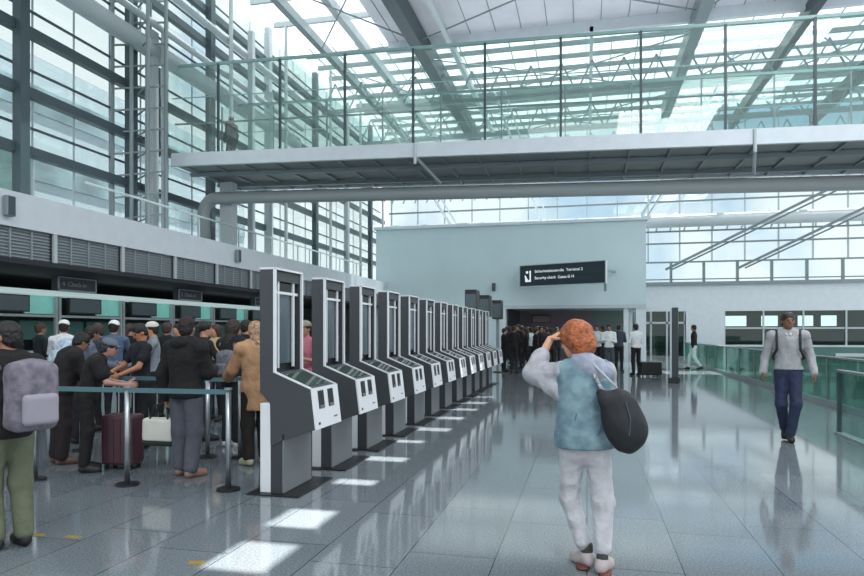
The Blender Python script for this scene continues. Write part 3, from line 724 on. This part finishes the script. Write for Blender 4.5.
    T.wrinkle(wr*2.2, f=wf, seed=int(H*100)); T.cut((0, 0, hip[2]+(hem)*s), (0, 0, 1)) if sleeve in ('none',) or min(J['wrR'][2], J['wrL'][2]) > hip[2]+hem*s+.02 else None
    if not (sleeve in ('none',) or min(J['wrR'][2], J['wrL'][2]) > hip[2]+hem*s+.02):
        # hem cut only inside the trunk, the sleeves hang past it
        zc = hip[2]+hem*s; c0 = V3(hip[0], hip[1], zc-.25); T.ops.append(('s', (lambda P, c0=c0, R=Rh: (lambda q: np.linalg.norm(np.maximum(q, 0), axis=-1)+np.minimum(q.max(-1), 0))(np.abs((P-c0)@R.T)-V3(.19*b, .4, .25))), np.array([-9]*3), np.array([9]*3), .004))
    fmesh('top', [(T, det)], mat('cloth_'+top, dim(top), .85, noise=.10, nscale=13, bump=.7, bd=.03), o)
    L_ = Field(); L_.ell(hip+V3(0, 0, .02*s), (.150*b+.010, .104*b+.010, .13*s), Rh, .04)
    lt = {'long': .93, 'crop': .78, 'short': .0}[legs]
    for q in 'LR':
        if legs == 'short': L_.cone(J['hip'+q], mid(J['hip'+q], J['knee'+q], .8), .088*b, .075*b, .03)
        else:
            h_, k_, a_ = J['hip'+q], J['knee'+q], J['ank'+q]; L_.cone(h_, k_, .084*b+loose*.5, .064*b+loose*.6, .03); L_.cone(k_, mid(k_, a_, lt), .064*b+loose*.6, .052*b+loose*.7, .04)
    L_.wrinkle(wr*2.2, f=wf*.9, seed=3); L_.cut((0, 0, hip[2]+.10*s), (0, 0, -1))
    fmesh('trousers', [(L_, det)], mat('cloth_'+bottom, dim(bottom), .8, noise=.08, nscale=11, bump=.7, bd=.03), o)
    for q in 'LR':
        S_ = Field(); a_, t_ = J['ank'+q], J['toe'+q]; fd = nrm(V3(t_[0]-a_[0], t_[1]-a_[1], 0)); g = min(a_[2]-.075*s, t_[2]-.028*s)
        heel = V3(a_[0], a_[1], a_[2]-.04*s)-fd*.025*s
        S_.cone(heel, t_+V3(0, 0, .008), .043*s, .036*s, .02); S_.cone(a_-V3(0, 0, .005), mid(a_, t_, .5), .046*s, .036*s, .03); S_.cone(mid(heel, t_, .6), t_, .045*s, .040*s, .02)
        S_.cut((0, 0, max(.002, g)), (0, 0, 1)); S_.cut(tuple(a_+V3(0, 0, .045*s)), (0, 0, -1)); fmesh('shoe', [(S_, min(det, .012))], mat('shoe_'+shoes, shoes, .6), o)
    if style:
        R_ = Field()
        if style == 'short': R_.ell(hp(0, -.016, .036), (.087*hs, .102*hs, .090*hs), Hh, .01); R_.ell(hp(0, -.048, -.03), (.074*hs, .062*hs, .075*hs), Hh, .03); R_.ell(hp(0, .105, -.035), (.085*hs, .06*hs, .085*hs), Hh, .01, sub=True); R_.wrinkle(.006, 90, 2); R_.cut(tuple(hp(0, 0, -.055)), tuple(u_+f0*-.5))
        elif style == 'bob':
            R_.ell(hp(0, -.015, .03), (.100*hs, .112*hs, .100*hs), Hh, .01); R_.ell(hp(0, -.045, -.05), (.098*hs, .085*hs, .085*hs), Hh, .04); R_.ell(hp(0, .125, -.05), (.062*hs, .07*hs, .085*hs), Hh, .01, sub=True); R_.wrinkle(.013, 95, 5)
        elif style == 'long':
            R_.ell(hp(0, -.016, .032), (.092*hs, .106*hs, .095*hs), Hh, .01); R_.cone(hp(0, -.045, -.03), hc-up*.30*s-fw*.10*s, .088*hs, .07*hs, .05); R_.ell(hp(0, .12, -.05), (.068*hs, .07*hs, .10*hs), Hh, .01, sub=True); R_.wrinkle(.006, 60, 5)
        elif style == 'tail':
            R_.ell(hp(0, -.016, .034), (.086*hs, .102*hs, .091*hs), Hh, .01); R_.cone(hp(0, -.10, .03), hp(0, -.15, -.16), .038*hs, .02*hs, .02); R_.ell(hp(0, .105, -.035), (.085*hs, .06*hs, .085*hs), Hh, .01, sub=True)
        fmesh('hair', [(R_, min(det, .012))], mat('hair_'+hair, hair, .55, noise=.45, nscale=34, bump=.8, bd=.03), o)
    if cap:
        C_ = Field(); C_.ell(hp(0, -.008, .048), (.091*hs, .106*hs, .085*hs), Hh, .01); C_.cut(tuple(hp(0, 0, .03)), tuple(u_)); C_.ell(hp(0, .10, .038), (.065*hs, .07*hs, .010*hs), Hh, .01)
        fmesh('cap', [(C_, min(det, .012))], mat('cloth_'+cap, cap, .8), o)
    o['_'] = 0; del o['_']
    M = Matrix.Translation(Vector(loc)) @ Matrix.Rotation(rz, 4, 'Z')
    return o, J, M, Rt
def backpack(M, J, Rt, label, col, size=(.15, .09, .22), drop=.20, back=.20, strap=None, side=0, pocket=None, accent=None):
    """worn on the back: its own thing, set at the wearer's shoulders"""
    sh = (J['shL']+J['shR'])/2; xa, fw, up = Rt; c = sh-up*drop-fw*back+xa*side
    o = empty('backpack'); o.matrix_world = M @ Matrix.Translation(Vector(c.tolist())); tag(o, label, 'backpack')
    m = mat('pack_'+col, col, .8, noise=.3, nscale=16, bump=.6, bd=.02); F = Field(); F.rbox((0, 0, 0), size, .06, Rt, .02); F.ell(tuple(up*size[2]*.55), (size[0]*.95, size[1], size[2]*.55), Rt, .03); F.wrinkle(.008, 30, 2); fmesh('pack', [(F, .014)], m, o)
    F = Field(); F.rbox(tuple(-fw*(size[1]+.02)-up*size[2]*.35), (size[0]*.75, .035, size[2]*.45), .03, Rt, .01); F.wrinkle(.004, 40, 2); fmesh('pocket', [(F, .012)], mat('pack_'+(pocket or col), pocket or col, .8), o)
    for q in ('L', 'R'):
        sg = -1 if q == 'L' else 1; S_ = J['sh'+q]-xa*sg*.055-c
        r_ = .088
        pts = [S_-up*.02-fw*(r_+.03), S_+up*(r_-.012)-fw*.03, S_+up*(r_-.02)+fw*.04, S_-up*.06+fw*(.125), S_-up*.19+fw*(.145), S_-up*.30+fw*.09+xa*sg*.05, S_-up*.33-fw*.08+xa*sg*.02]
        MB().tube([tuple(p) for p in pts], .017, 8).build('strap', mat('strap_'+(strap or col), strap or col, .7), o, smooth=True)
    return o

# the woman in the middle
wl = ground(585, 570.0); wl.z = 0
W_pose = dict(hipR=(.085, 0, .83), hipL=(-.085, 0, .83), kneeR=(.125, .02, .475), kneeL=(-.105, .10, .47), ankR=(.115, -.04, .088), ankL=(.015, .06, .092), toeR=(.16, .09, .03), toeL=(-.07, .17, .03),
              neck=(.005, .0, 1.44), head=(-.065, .035, 1.60), shR=(.135, .03, 1.37), shL=(-.145, -.03, 1.375), elR=(.17, .12, 1.13), elL=(-.36, .06, 1.36), wrR=(.06, .26, 1.28), wrL=(-.245, .13, 1.60))
def wtop(T, J, Rt):
    T.cone(J['elL']+V3(.02, 0, -.03), J['shL']+V3(.0, 0, -.13), .05, .07, .05); T.cone(J['elL'], J['elL']+V3(.03, 0, .08), .062, .05, .04)
wo_, WJ, WM, WR = person(wl, 0.0, 1.59, 1.0, W_pose, slL=.5, tfn=wtop, legs='crop', top='#a6a8ae', sleeve='long', hem=.02, bottom='#b9babf', shoes='#a9a0a0', hair='#9c5630', style='bob', skin='#d29f84', yaw=1.0, pitch=.25,
    label='ginger-haired woman in denim vest and white trousers shading her eyes, seen from behind', det=.0085, wr=.0075, wf=52, loose=.012, curl=.9, pnL=(.5, .1, -.6), drL=(.75, -.05, .45), headk=1.08)
F = Field(); hipc = (WJ['hipR']+WJ['hipL'])/2; shc = (WJ['shR']+WJ['shL'])/2
F.ell(shc-WR[2]*.12, (.186, .146, .20), WR, .05); F.ell(shc-WR[2]*.33, (.180, .144, .22), WR, .05); F.ell(hipc+V3(0, 0, .04), (.188, .148, .17), WR, .05); F.cone(WJ['shL']+V3(.03, 0, 0), WJ['shR']-V3(.02, 0, 0), .084, .084, .04)
F.wrinkle(.014, 40, 9); F.cut((0, 0, .775), (0, 0, 1)); F.cut((0, 0, 1.345), (0, 0, -1))
fmesh('denim_vest', [(F, .009)], mat('denim', '#56707f', .85, nscale=9, bump=.7, bd=.03, col2='#7f9aa3'), wo_)
F = Field(); F.cone(WJ['neck']+V3(-.02, -.02, .0), WJ['neck']+V3(.0, -.03, -.02), .082, .085, .03); F.cone(WJ['neck']+V3(.03, -.06, -.02), WJ['shR']+V3(-.01, -.03, .0), .06, .068, .04); F.cone(WJ['neck']+V3(.05, -.075, -.06), WJ['shR']+V3(-.03, -.06, -.14), .05, .03, .04); F.wrinkle(.008, 40, 4); F.cut((0, 0, 1.40), (0, 0, -1))
fmesh('grey_collar', [(F, .008)], mat('collar', '#8d94a4', .85, noise=.15, nscale=30), wo_)
for q, nm in (('L', 0), ('R', 1)):
    a = WJ['ank'+q]; F = Field(); F.cone(a+V3(0, 0, .0), a+V3(0, 0, .055), .038, .036, .01); fmesh('sock', [(F, .008)], mat('sock_dark', '#3b3f3c', .9), wo_)
for ch in [c for c in wo_.children if c.name.startswith('shoe')]:
    v = [q.co for q in ch.data.vertices]; cx = sum(q.x for q in v)/len(v); cy = sum(q.y for q in v)/len(v)
    F = Field(); F.cone((cx-.0, cy-.08, .012), (cx, cy+.09, .012), .042, .046, .01); F.cut((0, 0, .022), (0, 0, -1)); F.cut((0, 0, .001), (0, 0, 1)); fmesh('shoe_sole', [(F, .008)], mat('sole_red', '#5c302c', .6), ch)
for x in (-.07, .09):
    MB().tube([(x-.03, -.125, .84), (x, -.13, .9), (x+.02, -.14, 1.0)], .004, 6).build('vest_seam', mat('denim_seam', '#46667c', .8), wo_)
# shoulder bag hanging at her right side
bo = empty('shoulder_bag', wl+Vector((.215, -.18, .985))); tag(bo, 'black teardrop shoulder bag hanging from the woman in the denim vest', 'bag')
F = Field(); F.ell((.0, 0, .0), (.135, .085, .20), None, .03); F.ell((.02, 0, -.08), (.125, .095, .14), None, .05); F.cone((-.08, .0, .15), (-.10, .02, .19), .05, .03, .05); F.cone((-.02, 0, -.17), (.0, 0, -.2), .05, .03, .05); F.wrinkle(.008, 28, 6)
a_ = -.16; Rb = np.array([[math.cos(a_), 0, -math.sin(a_)], [0, 1, 0], [math.sin(a_), 0, math.cos(a_)]])
fmesh('bag_body', [(F, .010)], mat('bag_black', '#1b1e23', .7, noise=.3, nscale=10, bump=.4), bo)
bo.children[0].rotation_euler = (0, -.22, 0); bo.scale = (.9, .9, .9)
MB().tube([(-.12, .03, .17), (-.17, .06, .27), (-.215, .09, .36), (-.23, .14, .405), (-.22, .24, .40), (-.2, .30, .3)], .013, 8).build('strap', mat('bag_strap', '#23262b', .7, noise=.6, nscale=50, col2='#c9ccd0'), bo, smooth=True)
MB().tube([(-.03, -.0, .2), (-.1, .03, .27), (-.205, .08, .375)], .008, 8).build('strap', mat('strap_grey', '#a6aab2', .6), bo, smooth=True)
MB().tube([(.02, -.092, .12), (.05, -.098, .0), (.04, -.1, -.1)], .004, 6).build('zip', DSTEEL, bo)

# the man walking towards the camera
ml_ = at_depth(788, 9.0)
M_pose = dict(kneeR=(.085, .06, .50), kneeL=(-.09, .12, .51), ankR=(.03, -.16, .13), ankL=(-.02, .10, .085), toeR=(.04, -.02, .04), toeL=(-.03, .26, .035), elR=(.27, -.04, 1.15), elL=(-.27, -.06, 1.15), wrR=(.305, .06, .93), wrL=(-.305, .02, .93),
              shR=(.195, 0, 1.43), shL=(-.195, 0, 1.43), hipR=(.08, 0, .93), hipL=(-.08, 0, .93))
mo, MJ, MM, MR = person(ml_, PI-.22, 1.77, 1.05, M_pose, top='#9b9ea0', sleeve='long', hem=.04, bottom='#222b47', shoes='#101114', hair='#211a18', style='short', skin='#7a5442', yaw=.25,
    label='man in light grey shirt and dark jeans walking towards the camera beside the glass balustrade', det=.011, wr=.006, wf=50, loose=.012, curl=1.1)
for q in (-1, 1):
    F = Field(); n_ = MJ['neck']; F.cone(n_+MR[0]*.055*q+MR[1]*.03+MR[2]*.03, n_+MR[0]*.02*q+MR[1]*.115-MR[2]*.03, .02, .016, .01); fmesh('collar_wing', [(F, .008)], mat('man_collar', '#b9bcbe', .8), mo)
MB().tube([tuple(MJ['neck']+MR[1]*.085+MR[2]*(-.02)), tuple(MJ['neck']+MR[1]*.135+MR[2]*(-.12)), tuple(MJ['neck']+MR[1]*.142-MR[2]*.22)], .006, 6).build('shirt_placket', mat('placket', '#8f9498', .7), mo)
F = Field(); hc_ = (MJ['hipR']+MJ['hipL'])/2; F.ell(hc_+V3(0, 0, .05), (.176, .128, .06), None, .02); F.cut((0, 0, hc_[2]+.035), (0, 0, 1)); F.cut((0, 0, hc_[2]+.07), (0, 0, -1)); fmesh('belt', [(F, .011)], mat('belt_black', '#121315', .5), mo)
backpack(MM, MJ, MR, 'black backpack worn by the man in the light grey shirt, only its straps showing', '#16181b')

# people in the queue (lengths along the arm reaching forward given per pose)
REACH = dict(elR=(.24, .14, 1.16), elL=(-.24, .14, 1.16), wrR=(.20, .38, 1.06), wrL=(-.20, .38, 1.06))
LEAN = dict(neck=(0, .16, 1.42), head=(0, .26, 1.55), shR=(.18, .12, 1.37), shL=(-.18, .12, 1.37), elR=(.24, .24, 1.12), elL=(-.24, .24, 1.12), wrR=(.18, .46, 1.08), wrL=(-.18, .46, 1.08))
PHONE = dict(elR=(.23, .04, 1.13), elL=(-.23, .04, 1.13), wrR=(.10, .28, 1.20), wrL=(-.10, .28, 1.18))
BAGARM = dict(elL=(-.30, -.02, 1.13), wrL=(-.31, .04, .88), elR=(.22, .08, 1.14), wrR=(.1, .30, 1.16))
p1 = at_depth(8, 4.5)
o1, J1, M1, R1 = person(p1, 1.25, 1.57, 1.0, dict(kneeL=(-.08, .1, .5), ankL=(-.08, .02, .09), ankR=(.10, -.04, .09), **{k: v for k, v in PHONE.items()}), top='#131417', sleeve='long', hem=-.06, bottom='#5d6350', shoes='#111318', hair='#141212', style='short', skin='#9a6c58',
    label='person in black jacket and khaki trousers with a grey backpack at the left edge', det=.012, loose=.025, yaw=.5)
backpack(M1, J1, R1, 'grey patterned backpack on the person in khaki trousers at the left edge', '#6c6874', size=(.15, .10, .23), drop=.19, back=.31, pocket='#8d8a96', strap='#6a6672')
p2 = at_depth(60, 7.4)
person(p2, -.5, 1.56, 1.1, LEAN, top='#1d1819', hem=-.12, bottom='#2a1a1f', shoes='#5a4038', hair='#0f0e0f', style='short', skin='#8a6656', label='dark-haired person in black top and maroon trousers bending behind the grey backpack', loose=.03, pitch=.5)
p3 = at_depth(86, 7.0)
person(p3, -.9, 1.50, .95, LEAN, top='#14161b', sleeve='short', hem=-.1, bottom='#101217', shoes='#1c1c1e', hair='#20242c', style='short', skin='#a87f72', cap='#5a6570', label='child-sized person in black with a blue-grey cap leaning on the front barrier', loose=.02, pitch=.25)
p4 = at_depth(74, 8.8)
o4, J4, M4, R4 = person(p4, -.4, 1.66, 1.0, LEAN, top='#5a6474', hem=-.1, bottom='#22262e', shoes='#222222', hair='#15120f', style='short', skin='#8c6a58', label='person in slate top carrying a pale blue backpack behind the bending person', loose=.02)
backpack(M4, J4, R4, 'pale blue and white backpack on the bending person in slate', '#a9bccb', size=(.14, .09, .2), drop=.16, back=.2)
p5 = at_depth(141, 8.4)
person(p5, PI-.5, 1.60, 1.05, REACH, top='#1b2430', sleeve='short', hem=-.05, bottom='#161b26', shoes='#151515', hair='#17110e', style='short', skin='#a9745a', label='dark-haired man in navy T-shirt looking down with forearms on the barrier', pitch=.5)
p6 = at_depth(186, 6.75)
o6, J6, M6, R6 = person(p6, -.12, 1.65, 1.12, dict(BAGARM, ankL=(-.10, .02, .09), ankR=(.10, -.05, .09)), top='#17181c', hem=-.06, bottom='#4d515b', shoes='#8d6a60', hair='#1a1214', style='short', skin='#a57c6c', cap='#2a1a22',
    label='man in black hooded jacket, dark cap and grey trousers with his back turned', det=.013, loose=.03, yaw=.3)
F = Field(); F.ell(J6['neck']+V3(0, -.06, -.0), (.12, .09, .075), None, .03); F.cone(J6['neck']+V3(-.08, .04, .0), J6['neck']+V3(.08, .04, .0), .04, .04, .03); fmesh('hood', [(F, .013)], mat('cloth_#17181c', dim('#17181c')), o6)
p7 = at_depth(233, 8.5)
o7, J7, M7, R7 = person(p7, -.25, 1.66, 1.05, REACH, top='#1b1d24', hem=-.05, bottom='#23303f', shoes='#d8d8d8', hair='#2a1c18', style='long', skin='#b58a76', label='long-haired woman in dark jacket with a grey rucksack next to the man in grey trousers', loose=.03)
backpack(M7, J7, R7, 'small grey rucksack on the long-haired woman', '#63636c', size=(.13, .08, .17), drop=.25, back=.2, side=.08)
p8 = at_depth(256, 7.35)
person(p8, .9, 1.62, .95, REACH, top='#b08a68', hem=-.25, toplow=.25, bottom='#2a2320', shoes='#a8ab92', hair='#a8876a', style='long', skin='#c49c84', label='blond person in tan coat holding the barrier, half hidden by the nearest kiosk', loose=.03)
p9 = at_depth(306, 9.6)
person(p9, PI-.2, 1.66, 1.0, PHONE, top='#b76a7e', sleeve='short', bottom='#2a2c33', hair='#2c2220', style='short', skin='#a77a66', label='person in pink top standing between the two nearest kiosks', cap='#8c8478')
# people farther back in the hall and at the counters
back = [(14, 9.5, 1.66, '#1c1f24', '#c7b9ae', None, 'long'), (40, 12.3, 1.72, '#22303a', '#8b6a5a', None, 'short'), (64, 11.2, 1.75, '#d3d8dc', '#b98668', '#e6e6e6', 'short'), (98, 9.9, 1.68, '#2b3346', '#a87b66', None, 'short'),
        (114, 10.9, 1.74, '#4e5f7c', '#b08470', '#e4e6e8', 'short'), (130, 12.2, 1.70, '#1f2226', '#a87b66', None, 'tail'), (153, 9.9, 1.70, '#7d8590', '#b98668', '#cfcac2', 'short'), (167, 11.3, 1.72, '#191b20', '#9a6c58', None, 'short'),
        (204, 9.0, 1.70, '#2e2a30', '#c08a7a', None, 'tail'), (216, 11.0, 1.68, '#b8a27a', '#b98668', None, 'long'), (246, 10.3, 1.74, '#15181c', '#b98668', None, 'short'), (236, 12.0, 1.72, '#cfd4d8', '#b98668', None, 'short'), (178, 12.5, 1.7, '#3d4a50', '#b98668', None, 'short')]
blab = ['long-haired person in dark top far behind the left-edge backpack wearer', 'person in slate blue top standing at the counters near the left edge', 'person in white shirt and white cap at the back of the queue', 'dark-haired person in navy top between the two caps',
        'person in blue top with a white cap above the child in the blue-grey cap', 'person with a ponytail in black farther back by the counters', 'person in grey top with a pale hat right of the navy T-shirt man', 'person in black just left of the man in the black hooded jacket',
        'pink-faced person with ponytail right behind the black hooded jacket', 'person in sand-coloured top between the hooded man and the long-haired woman', 'dark-haired man in black behind the tan coat', 'person in white shirt near the counters behind the long-haired woman', 'person in grey-green top far behind the hooded man']
for k, (px, t, H, c1, sk, cp_, st) in enumerate(back):
    person(at_depth(px, t), random.uniform(-1, 1)+(PI if k % 3 == 0 else .3), H-.05, 1.0, PHONE if k % 2 else REACH, top=c1, bottom=['#20242c', '#2c2f36', '#343b4a'][k % 3], skin=sk, cap=cp_, style=st, hair=['#1a1412', '#3a2a22'][k % 2], label=blab[k], det=.022, group='people waiting in the queue', hands=True)
# crowd far down the hall
WALKP = dict(kneeR=(.10, .16, .52), kneeL=(-.10, -.02, .5), ankR=(.10, .20, .1), ankL=(-.10, -.25, .14), toeR=(.1, .34, .05), toeL=(-.1, -.12, .05))
far = []
dark = ['#1a1c22', '#22252c', '#2b2226', '#15171b', '#30343c', '#262c38', '#c4cace', '#3a2a2e', '#1d2026']
for k, px in enumerate([504, 509, 514, 518, 522, 526, 531, 536, 541, 546, 551, 507, 516, 528, 538, 548, 557]):
    far.append((px, [25, 28, 24, 26.5, 30, 25, 28, 24, 26.5, 29, 25][k % 11]+(5 if k > 10 else 0), dark[(k*4) % 9], 'dark-clad person in the far crowd gathered left of the ginger-haired woman'))
flabels = 'among the small dark figures crowding the hall left of the ginger-haired woman'
proto = {}
for k, (px, t, c1, lab) in enumerate(far):
    n_ = sorted(q[0] for q in far).index(px); cn = {'#1a1c22': 'black', '#22252c': 'black', '#2b2226': 'dark brown', '#15171b': 'black', '#30343c': 'dark grey', '#262c38': 'dark navy', '#c4cace': 'pale grey', '#3a2a2e': 'dark plum', '#1d2026': 'black'}[c1]
    person(at_depth(px, t), random.uniform(0, 6.28), random.uniform(1.62, 1.82), 1.05, WALKP if k % 2 else PHONE, top=c1, bottom='#1c2028', skin='#a87b66', style='long' if k % 4 == 1 else 'short', label='distant person in %s top, %s from the left in the far crowd' % (cn, names[n_]), det=.04, hands=False, group='far crowd left of the ginger-haired woman', wr=0)
for k, (px, t, c1, c2, ps, rz, lab) in enumerate([(597, 24, '#c9ced2', '#1d2432', PHONE, 2.8, 'distant person in white top and navy trousers just right of the ginger hair'), (609, 23, '#dfe3e6', '#3c444c', PHONE, 3.0, 'distant person in white shirt and grey trousers in front of the opening'),
        (619, 24.5, '#39444f', '#262c36', PHONE, -.3, 'distant person in grey-blue top at the right of the white shirt'), (636, 22.5, '#d6dadc', '#14161a', PHONE, .4, 'distant person in white top and black trousers before the white column'),
        (694, 25.5, '#17191c', '#b9cfcb', WALKP, 1.4, 'distant walking person in black top and pale trousers near the balustrade end'), (603, 28, '#2a3038', '#1d2026', PHONE, 1, 'distant dark figure between the two white tops')]):
    person(at_depth(px, t), rz, 1.78, 1.05, ps, top=c1, bottom=c2, skin='#8a6656', label=lab, det=.03, wr=0, hands=False)
# luggage and bags
def suitcase(loc, rz, col, label, h=.55, w_=.38, d=.24):
    o = tag(empty('suitcase', loc, rz), label, 'suitcase'); m = mat('case_'+col, col, .4, bump=.1)
    box((-w_/2, -d/2, .05), (w_/2, d/2, .05+h)).build('shell', m, o, bevel=.035)
    for x in (-.3, -.1, .1, .3): box((x*w_-.008, -d/2-.006, .1), (x*w_+.008, -d/2+.01, h)).build('rib', m, o)
    MB().tube([(-.09, d/4, .05+h), (-.09, d/4, h+.40), (.09, d/4, h+.40), (.09, d/4, .05+h)], .009, 8).build('pull_handle', CHROME, o)
    for x in (-1, 1):
        for y in (-1, 1): MB().tube([(x*(w_/2-.05)-.015, y*(d/2-.05), .025), (x*(w_/2-.05)+.015, y*(d/2-.05), .025)], .025, 12).build('wheel', BLACK, o)
    return o
suitcase(at_depth(123, 7.15)-Vector((0, 0, 0)), .1, '#3a1f28', 'dark maroon hard-shell suitcase standing behind the front barrier post')
suitcase(at_depth(650, 21.9), .3, '#15171a', 'small black suitcase beside the distant person in white top', h=.45, w_=.7, d=.35)
# white tote bag in the hooded man's left hand
tl_ = M6 @ Vector(J6['wrL'].tolist())
o = empty('tote_bag', tl_+Vector((-.08, .02, -.37))); tag(o, 'white shopping tote with dark base held by the man in grey trousers', 'bag')
F = Field(); F.rbox((0, 0, 0), (.19, .075, .125), .03, None, .01); F.wrinkle(.01, 25, 3); fmesh('bag_body', [(F, .012)], mat('tote', '#c9c9c0', .8, noise=.05, nscale=6), o)
F = Field(); F.rbox((0, 0, -.135), (.195, .08, .03), .02, None, .01); fmesh('bag_base', [(F, .012)], mat('tote_base', '#1f2620', .8), o)
for y in (-.055, .055): MB().tube([(-.1, y, .1), (-.05, y*.5, .26), (.06, y*.3, .29), (.11, y*.6, .2), (.12, y, .1)], .01, 8).build('handle', mat('tote_handle', '#23261f', .8), o, smooth=True)
# person on the footbridge
person(Vector((-12.35, 20.9, slope(-12.35, 7.43))), 1.4, 1.75, 1.05, {}, top='#2c383c', hem=-.3, toplow=.3, bottom='#222b2e', skin='#6a5a50', label='person in long dark coat standing on the footbridge behind its glass', det=.022, loose=.05)
